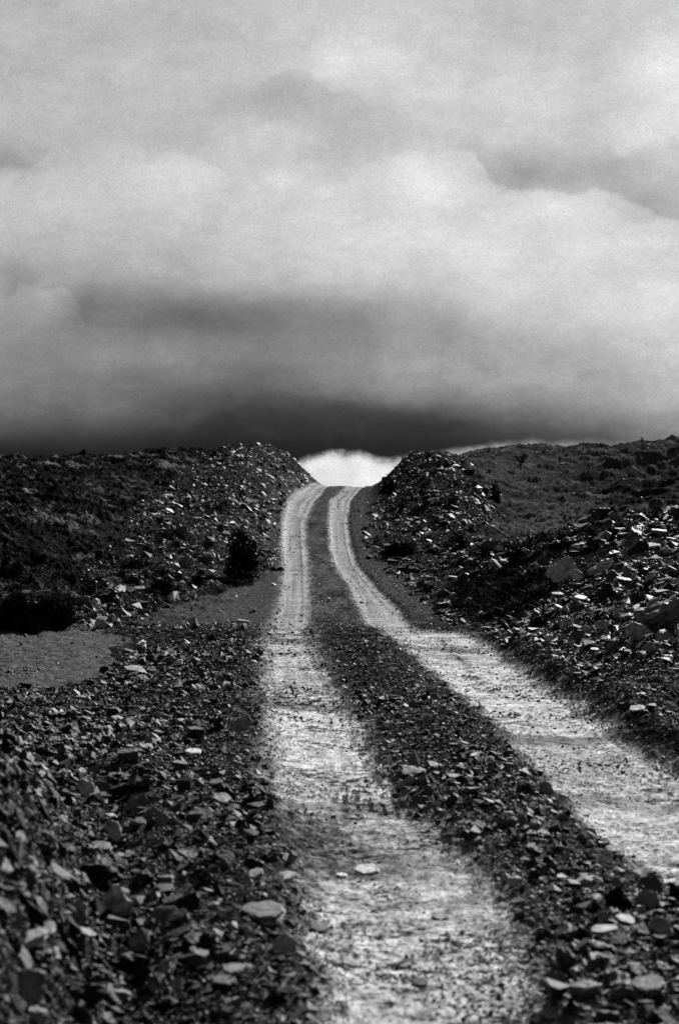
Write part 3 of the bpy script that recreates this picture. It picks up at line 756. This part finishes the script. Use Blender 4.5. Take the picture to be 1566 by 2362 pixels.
H(378, 2062, 48, 24, 'slab', .11, 'grey slab right of the huge black boulder')
H(578, 2000, 50, 26, 'block', .02, 'dark long stone at the edge of the wheel track rubble')
H(586, 2026, 46, 22, 'slab', .2, 'light stone directly below the dark long stone by the track')
H(496, 2100, 34, 18, 'block', .3, 'pale rounded stone left of the wide flat grey slab')
H(660, 2030, 52, 16, 'slab', .28, 'flat pale stone at the very edge of the wheel track')
H(517, 2276, 62, 26, 'slab', .09, 'flat grey stone low in the rubble by the track')
H(736, 2150, 54, 20, 'slab', .03, 'dark flat stone half sunk in the edge of the wheel track')
H(537, 2245, 56, 14, 'slab', .24, 'narrow light stone just above the flat grey stone')
H(503, 2162, 34, 16, 'block', .35, 'small white stone in the middle of the near rubble')
H(189, 2162, 58, 20, 'slab', .26, 'pale flat stone left of the grey slanting slab')
H(77, 2354, 60, 24, 'block', .24, 'pale stone at the bottom edge of the near rubble')
# track and strip
H(848, 2016, 58, 20, 'slab', .42, 'white stone lying on the wheel track')
H(789, 2024, 28, 12, 'slab', .48, 'small white stone left of the larger one on the wheel track')
H(970, 2274, 46, 14, 'slab', .03, 'dark flat stone sunk in the pale wheel track near the camera')
H(1016, 2122, 42, 15, 'slab', .05, 'dark stone at the end of a damp hollow in the wheel track')
H(1430, 2090, 84, 50, 'block', .012, 'large black boulder in the rubble strip between the tracks')
H(1395, 2156, 64, 16, 'slab', .25, 'long thin light stone below the large black boulder in the strip')
H(1527, 2158, 60, 38, 'slab2', .26, 'long light slab leaning down to the right in the strip rubble')
H(1502, 2290, 84, 34, 'slab', .10, 'large flat grey stone low in the strip rubble')
H(1445, 2134, 54, 26, 'slab', .12, 'rounded grey stone between the black boulder and the leaning light slab')
H(1425, 2056, 46, 24, 'slab2', .14, 'grey slab on top of the large black boulder')
H(1420, 1970, 46, 24, 'slab', .14, 'grey slab in the upper part of the strip rubble')
H(1343, 2036, 56, 20, 'slab', .12, 'flat grey slab left of the large black boulder in the strip')
H(1348, 1882, 34, 14, 'slab', .3, 'pale flat stone in the strip rubble close to the farther track')
H(1330, 2254, 40, 18, 'block', .14, 'grey stone at the left margin of the near strip rubble')
H(1261, 1832, 36, 26, 'slab2', .14, 'upright grey plate on the strip close to the farther track')
H(1093, 1746, 32, 9, 'slab', .3, 'pale thin stone half way along the rubble strip')
H(859, 1594, 18, 14, 'block', .6, 'white pebble on the inner side of the rubble strip')
H(906, 1636, 14, 10, 'block', .02, 'black pebble near the white pebble on the strip')
H(1067, 1673, 26, 14, 'block', .02, 'black stone on the farther edge of the rubble strip')
H(1471, 1640, 42, 14, 'slab', .24, 'pale flat stone alone on the fine gravel right of the road')
H(696, 1421, 11, 5, 'block', .4, 'small pale pebble in the wheel track where it dips')
H(759, 1383, 9, 4, 'block', .6, 'white chip on the strip where the road dips')
# right heap
H(1300, 1345, 60, 70, 'slab2', .34, 'tall jagged pale crag on the right heap')
H(1333, 1342, 26, 34, 'slab2', .36, 'light slab leaning against the tall jagged crag')
H(1386, 1325, 60, 36, 'layer', .32, 'block of tilted parallel slate layers on the right heap')
H(1362, 1322, 34, 28, 'block', .04, 'dark rock left of the tilted slate layers')
H(1469, 1285, 90, 80, 'block', .02, 'great black outcrop at the top of the right heap')
H(1475, 1222, 34, 18, 'slab', .22, 'pale cap stone on the great black outcrop')
H(1528, 1445, 120, 62, 'layer', .14, 'huge tilted slab of layered slate in the right heap')
H(1478, 1475, 66, 34, 'slab2', .26, 'long light slab below the huge layered slab')
H(1308, 1446, 38, 26, 'point', .32, 'pale rounded slab with a sharp tip in the right heap')
H(1269, 1484, 28, 22, 'block', .38, 'pale half round stone at the foot of the right heap')
H(1221, 1478, 46, 20, 'layer', .16, 'low layered stone at the foot of the right heap near the road')
H(1236, 1450, 44, 52, 'block', .02, 'dark upright boulder at the near end of the right heap')
H(1353, 1464, 26, 24, 'slab2', .26, 'light leaning plate in the middle of the right heap')
H(1396, 1452, 44, 18, 'slab2', .26, 'light slab above the long light slab in the right heap')
H(1522, 1232, 40, 20, 'slab', .3, 'pale stone right of the great black outcrop on the skyline of the heap')
H(1552, 1248, 34, 14, 'slab', .26, 'light slab at the right end of the heap top')
H(1500, 1266, 56, 20, 'slab', .14, 'grey slab right below the great black outcrop')
H(1478, 1310, 36, 30, 'layer', .26, 'pale layered block below the great black outcrop')
H(1502, 1338, 28, 20, 'point', .4, 'pale pointed stone in the upper right heap')
H(1536, 1278, 16, 20, 'point', .34, 'small pale upright stone in the upper right heap')
H(1562, 1350, 20, 18, 'block', .3, 'pale stone beyond the layered block')
H(1441, 1345, 44, 20, 'slab', .08, 'grey slab between the tilted layers and the pale pointed stone')
H(1343, 1388, 42, 20, 'slab', .3, 'light flat slab in the centre of the right heap')
H(1287, 1376, 34, 14, 'slab', .24, 'light slab at the foot of the tall jagged crag')
H(1530, 1484, 34, 24, 'slab2', .26, 'light plate below the huge layered slab')
H(1505, 1506, 22, 34, 'layer', .28, 'upright ribbed pale stone in the lower right heap')
H(1418, 1500, 38, 26, 'block', .14, 'grey block in the lower right heap')
H(1372, 1502, 22, 10, 'slab', .36, 'pale small slab in the lower right heap')
H(1481, 1514, 30, 14, 'block', .16, 'grey rounded stone at the lower edge of the right heap')
H(1320, 1496, 16, 20, 'slab2', .22, 'thin upright plate at the lower edge of the right heap')
H(1553, 1514, 26, 12, 'block', .2, 'grey small block in the corner of the right heap')
H(1404, 1257, 20, 9, 'slab', .45, 'white stone on the crest of the right heap')
H(1437, 1236, 24, 11, 'slab', .38, 'pale stone on the crest of the heap left of the black outcrop')
H(1046, 1336, 28, 12, 'slab', .38, 'pale slab on the bank right of where the road bends')
H(868, 1272, 24, 14, 'block', .42, 'pale stone beside the dark shrub on the right verge')
H(1170, 1296, 34, 5, 'slab', .32, 'thin pale slab behind the mossy hollow')
H(945, 1338, 20, 4, 'slab', .4, 'thin pale slab on the right verge above the bend')
H(950, 1347, 18, 4, 'slab', .36, 'second thin pale slab on the right verge just below the first')
nh = len(HEROES)
# leave room round heroes: drop stuff stones standing on their feet
HP = []
for h_ in HEROES:
    dh = ray(h_[0], h_[1]); HP.append(((h_[0] - CX) / F * dh, dh))
for (hx, hd), h_ in zip(HP, HEROES):
    w = h_[2] / F * hd
    app = np.where((np.abs(x_ - hx) < w * .75) & (d_ > hd - w * 1.3) & (d_ < hd + w * 1.2), 0, app)
order = np.argsort(-app)[:max(0, 296 - nh)]
solo = np.zeros(m_, bool); solo[order] = True

# ------------------------------------------------------------------ detailed rock meshes
def detailed(kind, k):
    r = random.Random(hash((kind, k)) % 99991 if False else sum(map(ord, kind)) * 31 + k)
    pts = []
    if kind == 'slab' or kind == 'slab2':
        npt = r.randint(7, 10)
        for i in range(npt):
            a = 6.283 * (i + r.uniform(-.35, .35)) / npt; rad = r.uniform(.38, .5)
            for z in (-.5, .5): pts.append((math.cos(a) * rad * r.uniform(.9, 1.05), math.sin(a) * rad * r.uniform(.9, 1.05), z * r.uniform(.7, 1)))
    elif kind == 'box':
        for sx in (-.5, .5):
            for sy in (-.5, .5):
                for sz in (-.5, .5): pts.append((sx * r.uniform(.8, 1), sy * r.uniform(.8, 1), sz * r.uniform(.85, 1)))
    elif kind == 'tent':
        pts = [(-.5, -.4, -.5), (.5, -.45, -.5), (.45, .4, -.5), (-.45, .4, -.5), (-.38, .05, .35), (.15, .0, .5), (.42, .0, .1), (-.1, -.25, .2)]
    elif kind == 'point':
        pts = [(-.45, -.3, -.5), (.5, -.3, -.5), (.45, .3, -.5), (-.4, .3, -.5), (-.1, -.1, .5), (.02, .08, .42), (.33, -.2, .05), (-.4, -.1, 0), (-.28, .1, .2), (.42, .1, -.1)]
    else:
        for i in range(r.randint(11, 16)):
            a, z = r.uniform(0, 6.283), r.uniform(-.5, .5); rad = .5 * math.sqrt(max(0.15, 1 - (z * 1.55) ** 2)) * r.uniform(.85, 1.1)
            pts.append((math.cos(a) * rad, math.sin(a) * rad, z))
    bm = hull(pts)
    bmesh.ops.subdivide_edges(bm, edges=bm.edges, cuts=5, use_grid_fill=True)
    bmesh.ops.triangulate(bm, faces=bm.faces)
    bm.normal_update()
    nv_ = len(bm.verts); co = np.array([v.co[:] for v in bm.verts]); no = np.array([v.normal[:] for v in bm.verts])
    o = k * 7.3
    amp = {'slab': .05, 'slab2': .05, 'box': .045, 'layer': .05, 'tent': .05, 'point': .15}.get(kind, .085)
    nz = fbm(co[:, 0] + o, co[:, 1] + co[:, 2] * 1.7 + o, 2.3, 3, 300) * amp * 2 + fbm(co[:, 0] * 2 + o, co[:, 2] * 2 + co[:, 1], 5, 2, 310) * amp
    if kind in ('layer', 'point', 'slab2'):
        saw = ((co[:, 2] * 6 + co[:, 0] * 2.0 + fbm(co[:, 0] + o, co[:, 1], 2, 2, 320) * 1.2) % 1.0) - .5
        nz = nz + saw * (.10 if kind == 'layer' else .07)
    co = co + no * nz[:, None]
    for v, c_ in zip(bm.verts, co): v.co = c_
    me = bpy.data.meshes.new('rock'); bm.to_mesh(me); bm.free(); me.materials.append(MRO)
    return me
PROT = {k: [detailed(k, i) for i in range(c)] for k, c in (('slab', 6), ('slab2', 5), ('block', 7), ('box', 2), ('tent', 1), ('point', 3), ('layer', 3))}

def place_rock(me, x, y, z, dims, tilt, yaw, tone_, label, group=None):
    o = obj('rock', me, label=label, category='rock')
    if group: o['group'] = group
    o.matrix_world = Matrix.Translation((x, y, z)) @ tilt.to_4x4() @ Matrix.Rotation(yaw, 4, 'Z') @ Matrix.Diagonal((*dims, 1))
    o.color = (tone_, tone_, tone_, 1)
    return o
for i, (px, py, w, h, kind, t, label, yaw) in enumerate(HEROES):
    x, d = HP[i]
    ww, hh = w / F * d, h / F * d
    z = float(hgt(np.array([x]), np.array([d]))[0])
    r = random.Random(i)
    yaw = r.uniform(-.4, .4) if kind in ('tent', 'point', 'layer', 'box') else r.uniform(0, 6.28)
    if kind == 'slab':
        dims = (ww * 1.12, ww * 1.0, max(hh * .45, ww * .14)); tl = Matrix.Rotation(r.uniform(.0, .22), 3, 'X') @ Matrix.Rotation(r.uniform(-.15, .15), 3, 'Y'); zc = z + dims[2] * .38 + hh * .1
    elif kind == 'slab2':
        dims = (ww * 1.1, max(hh * 1.25, ww * .7), max(ww, hh) * .20); tl = Matrix.Rotation(r.uniform(-.35, .35), 3, 'Y') @ Matrix.Rotation(math.radians(r.uniform(38, 58)), 3, 'X'); zc = z + hh * .42
    else:
        dims = (ww * 1.1, ww * r.uniform(.7, .95), hh * 1.22); tl = Matrix.Rotation(r.uniform(-.12, .12), 3, 'X') @ Matrix.Rotation(r.uniform(-.15, .15), 3, 'Y'); zc = z + hh * .36
    if kind == 'layer': tl = Matrix.Rotation(-.45, 3, 'Y') @ tl
    place_rock(PROT[kind][i % len(PROT[kind])], x, d + dims[1] * .3, zc, dims, tl, yaw, t, label)

ZG = {0: 'stones on open ground', 1: 'stones in the near left rubble', 2: 'stones in the strip between the tracks', 3: 'stones of the right heap', 4: 'stones of the left slope', 5: 'stones of the right mound'}
LM = [(421, 1236, 'the mid grey boulder high on the slope'), (425, 1306, 'the flat faced boulder on the slope'), (304, 1345, 'the dark craggy boulder at the slope foot'), (556, 1300, 'the large black rounded shrub'),
 (324, 1500, 'the very pale lump by the turnout'), (306, 1552, 'the pale topped block by the turnout'), (556, 1680, 'the broad leaning slab beside the track'), (445, 1735, 'the bright white flat stone'), (263, 1650, 'the dark block with pale foot'),
 (150, 1755, 'the grey pointed boulder'), (296, 1760, 'the grey topped wedge stone'), (322, 1860, 'the tent shaped stone'), (261, 1925, 'the tall standing slab'), (22, 1715, 'the black boulder topping the bank'), (220, 2020, 'the huge black boulder'),
 (266, 2090, 'the big pale pointed slab'), (608, 2112, 'the wide flat slab near the camera'), (656, 2190, 'the rounded tilted plate'), (66, 2175, 'the large pale slab low on the bank'), (184, 2300, 'the large black boulder at the bottom'), (517, 2270, 'the low flat grey stone'),
 (1430, 2080, 'the large black boulder in the strip'), (1527, 2145, 'the leaning light slab in the strip'), (1502, 2275, 'the large flat strip stone'), (1348, 1878, 'the pale stone by the farther track'), (1093, 1742, 'the pale thin stone on the strip'), (859, 1590, 'the white pebble on the strip'),
 (1471, 1635, 'the lone pale stone on fine gravel'), (1300, 1320, 'the tall jagged crag'), (1386, 1312, 'the tilted slate layers'), (1469, 1250, 'the great black outcrop'), (1528, 1425, 'the huge layered slab'), (1308, 1436, 'the pale slab with a sharp tip'),
 (1236, 1430, 'the dark upright boulder'), (1478, 1462, 'the long light slab in the heap'), (1046, 1332, 'the pale bank slab'), (1081, 1090, 'the round shrub on the right mound'), (918, 1270, 'the wide black verge shrub'), (1343, 1384, 'the light flat slab in the heap centre'), (1505, 1496, 'the upright ribbed stone'), (1142, 1140, 'the narrow hillside shrub')]
USED = {}
def auto_label(px, py, t, kind):
    tw = 'black' if t < .018 else ('dark' if t < .035 else ('dark grey' if t < .065 else ('mid grey' if t < .11 else ('light grey' if t < .2 else 'pale'))))
    sw = 'flat stone' if kind == 'slab' else 'blocky stone'
    near = sorted(LM, key=lambda l: math.hypot(l[0] - px, (l[1] - py) * 1.4))
    for l in near[:7]:
        dx, dy = px - l[0], py - l[1]; r_ = math.hypot(dx, dy)
        side_ = ('right of' if dx > 0 else 'left of') if abs(dx) > abs(dy) * 1.6 else (('below' if dy > 0 else 'above') if abs(dy) > abs(dx) * 1.6 else ('below and %s of' if dy > 0 else 'above and %s of') % ('right' if dx > 0 else 'left'))
        lab = '%s %s %s%s %s' % (tw, sw, 'close ' if r_ < 60 else ('' if r_ < 130 else 'well '), side_, l[2])
        if len(lab.split()) > 16: lab = lab.replace(' well ', ' ').replace(' close ', ' ').replace('and right of', 'right of').replace('and left of', 'left of')
        if lab not in USED: USED[lab] = 1; return lab
    return lab
tiltn = nrm(x_, d_); zt = hgt(x_, d_)
tx = RS.normal(0, .42, m_); ty = RS.normal(0, .42, m_); yw = RS.uniform(0, 6.283, m_)
flatd = np.where(RS.rand(m_) < .55, .32, .7)
for k in order:
    sdim = size[k]; fl = flatd[k]
    kind = 'slab' if fl < .5 else 'block'
    up = Vector(tiltn[k]); q_ = Vector((0, 0, 1)).rotation_difference(up).to_matrix()
    tl = q_ @ Matrix.Rotation(tx[k], 3, 'X') @ Matrix.Rotation(ty[k], 3, 'Y')
    t = float(tonz[k])
    place_rock(PROT[kind][k % len(PROT[kind])], float(x_[k]), float(d_[k]), float(zt[k] + sdim * fl * .25), (sdim, sdim * .85, sdim * fl), tl, float(yw[k]), t,
               auto_label(px_[k], py_[k], t, kind), ZG[zn[k]])

# ------------------------------------------------------------------ the uncountable rest, one mesh per heap
def merge_stones(sel, name, **props):
    vs, fs, ts = [], [], []; off = 0
    pid = RS.randint(0, len(SMALL), m_)
    for p, (pv, pf) in enumerate(SMALL):
        s_ = np.where(sel & (pid == p))[0]
        if not len(s_): continue
        c, s = np.cos(yw[s_]), np.sin(yw[s_])
        q_ = pv[None] * size[s_][:, None, None]
        X1 = q_[..., 0] * c[:, None] - q_[..., 1] * s[:, None]; Y1 = q_[..., 0] * s[:, None] + q_[..., 1] * c[:, None]; Z1 = q_[..., 2]
        ca, sa = np.cos(tx[s_])[:, None], np.sin(tx[s_])[:, None]; Y2 = Y1 * ca - Z1 * sa; Z2 = Y1 * sa + Z1 * ca
        cb, sb = np.cos(ty[s_])[:, None], np.sin(ty[s_])[:, None]; X3 = X1 * cb + Z2 * sb; Z3 = -X1 * sb + Z2 * cb
        nn = tiltn[s_]; t1 = np.stack([nn[:, 2], 0 * nn[:, 0], -nn[:, 0]], -1); t1 /= np.linalg.norm(t1, axis=1, keepdims=True); t2 = np.cross(nn, t1)
        pts = X3[..., None] * t1[:, None] + Y2[..., None] * t2[:, None] + Z3[..., None] * nn[:, None]
        pts = pts + np.stack([x_[s_], d_[s_], zt[s_] + size[s_] * .08], -1)[:, None]
        vs.append(pts.reshape(-1, 3)); ts.append(np.repeat(tonz[s_], len(pv)))
        fs.append((pf[None] + (np.arange(len(s_)) * len(pv))[:, None, None] + off).reshape(-1, 3)); off += len(s_) * len(pv)
    me = mesh_np(name, np.concatenate(vs), np.concatenate(fs), MR, {'tone': np.concatenate(ts)})
    return obj(name, me, kind='stuff', **props)
stuff = ~solo
for (hx, hd), h_ in zip(HP, HEROES):
    w = h_[2] / F * hd
    near_ = (np.abs(x_ - hx) < w * .5) & (d_ > hd - w * .45) & (d_ < hd + w * .85) & (size > w * .12)
    stuff &= ~near_
for z_, lab in ((0, 'sparse loose stones scattered on the open moor and lanes'), (1, 'dense broken slate rubble left of the wheel track'), (2, 'broken slate rubble on the strip between the two wheel tracks'),
                (3, 'coarse slate rubble of the heap right of the road'), (4, 'pale flecked scree on the slope left of the far road'), (5, 'pale flecked scree on the mound right of the far road')):
    merge_stones(stuff & (zn == z_), 'rubble', label=lab, category='rubble')

# ------------------------------------------------------------------ shrubs
def tube_pts(p0, p1, r0, r1, n_=5):
    p0, p1 = Vector(p0), Vector(p1); ax = (p1 - p0).normalized(); s = ax.orthogonal().normalized(); t = ax.cross(s)
    vs = [p + (s * math.cos(6.283 * i / n_) + t * math.sin(6.283 * i / n_)) * r for p, r in ((p0, r0), (p1, r1)) for i in range(n_)]
    return vs, [(i, (i + 1) % n_, n_ + (i + 1) % n_, n_ + i) for i in range(n_)]
def make_shrub(px, py, w, h, label, kind='round', seed=0, dens=1.0, name='shrub'):
    d = ray(px, py); x = (px - CX) / F * d; z = float(hgt(np.array([x]), np.array([d]))[0])
    W_, H_ = w / F * d, h / F * d
    r = np.random.RandomState(seed + 500)
    root = bpy.data.objects.new(name, None); C.objects.link(root); root.location = (x, d + W_ * .15, z - .02)
    root['label'] = label; root['category'] = 'shrub'; root['group'] = 'shrubs on the slopes'
    vs, fs = [], []
    tips = []
    ns_ = 9 if kind == 'round' else 16
    for i in range(ns_):
        a = r.rand() * 6.283; rad = r.rand() ** .5
        if kind == 'round': tip = (math.cos(a) * rad * W_ * .38, math.sin(a) * rad * W_ * .3, H_ * (.55 + .4 * r.rand() * (1 - rad * .5)))
        else: tip = (math.cos(a) * rad * W_ * .48, math.sin(a) * rad * W_ * .3, H_ * (.7 + .3 * r.rand()))
        mid_ = (tip[0] * .45, tip[1] * .45, tip[2] * .45)
        for p0, p1, r0, r1 in (((tip[0] * .1, tip[1] * .1, -.03), mid_, H_ * .018, H_ * .012), (mid_, tip, H_ * .012, H_ * .004)):
            v, f = tube_pts(p0, p1, r0, r1, 4); o_ = len(vs); vs += v; fs += [tuple(q + o_ for q in ff) for ff in f]
        tips.append(tip)
    me = bpy.data.meshes.new('stem'); me.from_pydata([tuple(v) for v in vs], [], fs); me.materials.append(MS); obj('stem', me, root)
    # foliage clumps: small leaf faces gathered round many twig ends, uneven outline
    nc = int((46 if kind == 'round' else 60) * dens); cen = []
    for i in range(nc):
        a = r.rand() * 6.283; el = r.rand()
        if kind == 'round':
            rad = r.uniform(.5, 1.0); th = el * 1.5; lob = 1 + .22 * math.sin(a * 3 + seed) + .12 * math.sin(a * 5 + seed * 2); cen.append((math.cos(a) * rad * W_ * .44 * math.cos(th) ** .35 * (.8 + .2 * math.sin(th * 2)) * lob, math.sin(a) * rad * W_ * .36 * math.cos(th) ** .35, H_ * (.06 + .86 * math.sin(th) ** 1.1 * rad) * (1 + .22 * math.sin(a * 2 + seed) + .1 * math.sin(a * 5))))
        elif kind == 'upright':
            cen.append((r.uniform(-.48, .48) * W_, r.uniform(-.3, .3) * W_, H_ * el * .72))
        else:
            t = tips[r.randint(len(tips))]; s_ = r.uniform(.4, 1.05); cen.append((t[0] * s_ + r.normal() * W_ * .03, t[1] * s_, t[2] * s_))
    cen = np.array(cen)
    if kind == 'upright': cen[:, 2] *= .62 + .38 * np.sin(cen[:, 0] / W_ * 9 + seed) + .25 * np.sin(cen[:, 0] / W_ * 23 + seed)
    nl = int(26 * dens) if kind != 'thin' else 14
    nleaf = nc * nl; cl = np.repeat(cen, nl, 0)
    sp_ = W_ * (.085 if kind != 'thin' else .035)
    p = cl + r.normal(size=(nleaf, 3)) * np.array([sp_, sp_, H_ * (.06 if kind != 'upright' else .10)])
    p[:, 2] = np.maximum(p[:, 2], 0)
    ls = np.clip(H_ * .07, .012, .06) * r.uniform(.6, 1.3, nleaf)
    dirv = r.normal(size=(nleaf, 3)); dirv[:, 2] = np.abs(dirv[:, 2]) * (3.2 if kind == 'upright' else 1.2) + .3; dirv /= np.linalg.norm(dirv, axis=1, keepdims=True)
    side = np.cross(dirv, r.normal(size=(nleaf, 3))); side /= np.linalg.norm(side, axis=1, keepdims=True)
    ln = ls * (3.5 if kind == 'upright' else 1.3)
    v = np.stack([p - side * ls[:, None] * .35, p + side * ls[:, None] * .35, p + dirv * ln[:, None]], 1).reshape(-1, 3)
    me = mesh_np('foliage', v, np.arange(len(v)).reshape(-1, 3), MF); obj('foliage', me, root)
SH = [
 (556, 1342, 92, 100, 'large black rounded shrub at the foot of the left slope beside the road', 'round', 1.7),
 (553, 1250, 44, 30, 'small dark shrub right above the large black rounded shrub', 'round', 1.2),
 (372, 1374, 70, 42, 'low black shrub at the foot of the left slope above the turnout flat', 'round', 1.5),
 (456, 1352, 38, 36, 'dark shrub between the low black shrub and the large rounded shrub', 'round', 1.2),
 (508, 1178, 40, 24, 'dark shrub high on the left slope below the skyline', 'round', 1.0),
 (35, 1452, 110, 84, 'black upright heath bush at the left border above the turnout', 'upright', 2.4),
 (105, 1452, 100, 72, 'black upright heath bush right of the one at the left border', 'upright', 2.2),
 (18, 1330, 56, 50, 'dark spiky bush on the hillside above the left heath bushes', 'upright', .7),
 (88, 1300, 40, 40, 'dark spiky bush on the hillside, right of the one above the border bush', 'upright', .6),
 (200, 1410, 40, 22, 'small dark tuft of heath by the rubble spur', 'round', .9),
 (896, 1143, 44, 40, 'black shrub on the flank of the right mound beside the crest', 'round', 1.3),
 (918, 1288, 96, 40, 'wide black shrub at the right verge beside the pale stone', 'round', 2.0),
 (868, 1262, 34, 24, 'small dark shrub left of the wide black verge shrub', 'round', .9),
 (1055, 1270, 60, 40, 'dark shrub at the right foot of the mound', 'round', 1.2),
 (1142, 1158, 26, 42, 'narrow dark shrub standing on the right hillside', 'round', 1.0),
 (1081, 1099, 38, 20, 'dark round shrub near the top of the right mound', 'round', 1.0),
 (925, 1178, 34, 24, 'dark shrub on the middle of the right mound', 'round', .8),
 (1203, 1074, 38, 26, 'thin open shrub below the right skyline', 'thin', 1.0),
 (986, 1060, 14, 20, 'thin twiggy sprig standing on top of the right mound', 'thin', .7),
 (1002, 1064, 50, 18, 'low dark shrub on top of the right mound', 'round', 1.0),
 (1190, 1284, 90, 34, 'black shrub in the hollow behind the right heap', 'round', 1.6),
 (1290, 1268, 70, 28, 'black shrub in the hollow under the right hill', 'round', 1.4),
 (1118, 1286, 60, 26, 'dark shrub left in the hollow behind the right heap', 'round', 1.2),
 (1210, 1405, 24, 24, 'dark shrub in the mossy hollow of the right heap', 'round', 1.0),
 (1130, 1430, 60, 30, 'low dark shrub at the near foot of the right heap', 'round', 1.1),
 (985, 1368, 40, 26, 'dark shrub on the bank where the road bends', 'round', 1.0),
 (1480, 1022, 10, 14, 'tiny sprig on the right skyline', 'thin', .5),
 (1128, 1040, 12, 10, 'tiny sprig on the skyline left of the hill top', 'thin', .5),
 (380, 1046, 30, 10, 'low dark shrub on the left skyline', 'round', .6),
]
for i, (px, py, w, h, lab, kd_, dn) in enumerate(SH): make_shrub(px, py, w, h, lab, kd_, i * 13, dn)

# ------------------------------------------------------------------ tufts of heath grass on the hills: nobody could count them
NG = 60000
ug = RS.uniform(-.36, .36, NG); lg = RS.uniform(math.log(19.5), math.log(96), NG); dg = np.exp(lg); xg = ug * dg
pxg = CX + ug * F; pyg = HY - (hgt_s(xg, dg) - EYE) / dg * F
b1, b2, b3, b4, b5 = edges(xg, dg)
bad = (np.maximum(np.maximum(b1, b2), b3) > -.8) | inpoly(pxg, pyg, POLY['turnout']) | inpoly(pxg, pyg, POLY['side_flat'])
mo = inpoly(pxg, pyg, POLY['left_mound']) | inpoly(pxg, pyg, POLY['right_mound']) | inpoly(pxg, pyg, POLY['right_heap'])
pg = (.35 + .65 * (fbm(xg * .25, dg, .9, 4, 111) + fbm(xg, dg, 2.2, 3, 115) * .8 < .2)) * np.where(mo, .10, 1) * np.clip(np.where(ug > 0, .28, .45) + 1.7 * fbm(xg, dg, .5, 3, 401), .04, 1); pg = np.where(inpoly(pxg, pyg, POLY['right_moor']), .9, pg)
okg = (~bad) & (RS.rand(NG) < pg); xg, dg = xg[okg], dg[okg]; ng = len(xg); zg = hgt(xg, dg)
NB = 6; ii = np.repeat(np.arange(ng), NB)
hh_ = np.clip(RS.normal(.075, .03, ng), .03, .16)[ii]
off = RS.normal(0, .05, (len(ii), 2)); lean = RS.normal(0, .10, (len(ii), 2)); wd = .012 + .012 * RS.rand(len(ii)); aa = RS.rand(len(ii)) * 6.283
bx_, by_ = xg[ii] + off[:, 0], dg[ii] + off[:, 1]; bz_ = zg[ii] - .02
v = np.stack([np.stack([bx_ - np.cos(aa) * wd, by_ - np.sin(aa) * wd, bz_], -1), np.stack([bx_ + np.cos(aa) * wd, by_ + np.sin(aa) * wd, bz_], -1), np.stack([bx_ + lean[:, 0], by_ + lean[:, 1], bz_ + hh_], -1)], 1).reshape(-1, 3)
stg = fbm(xg * .25, dg, .9, 4, 111) + fbm(xg, dg, 2.2, 3, 115) * .8 + .12 * (xg > 0)
dark = (RS.rand(ng) > .03 + .75 * sst(stg, .2, .5))[ii]
vt = v.reshape(-1, 3, 3)
for sel, mt, lab in ((dark, ML, 'dark heather tufts covering the hillsides'), (~dark, MGR, 'pale dry grass tufts covering the hillsides')):
    w_ = vt[sel].reshape(-1, 3)
    obj('grass', mesh_np('grass', w_, np.arange(len(w_)).reshape(-1, 3), mt), kind='stuff', label=lab, category='grass')
print('done', ng)
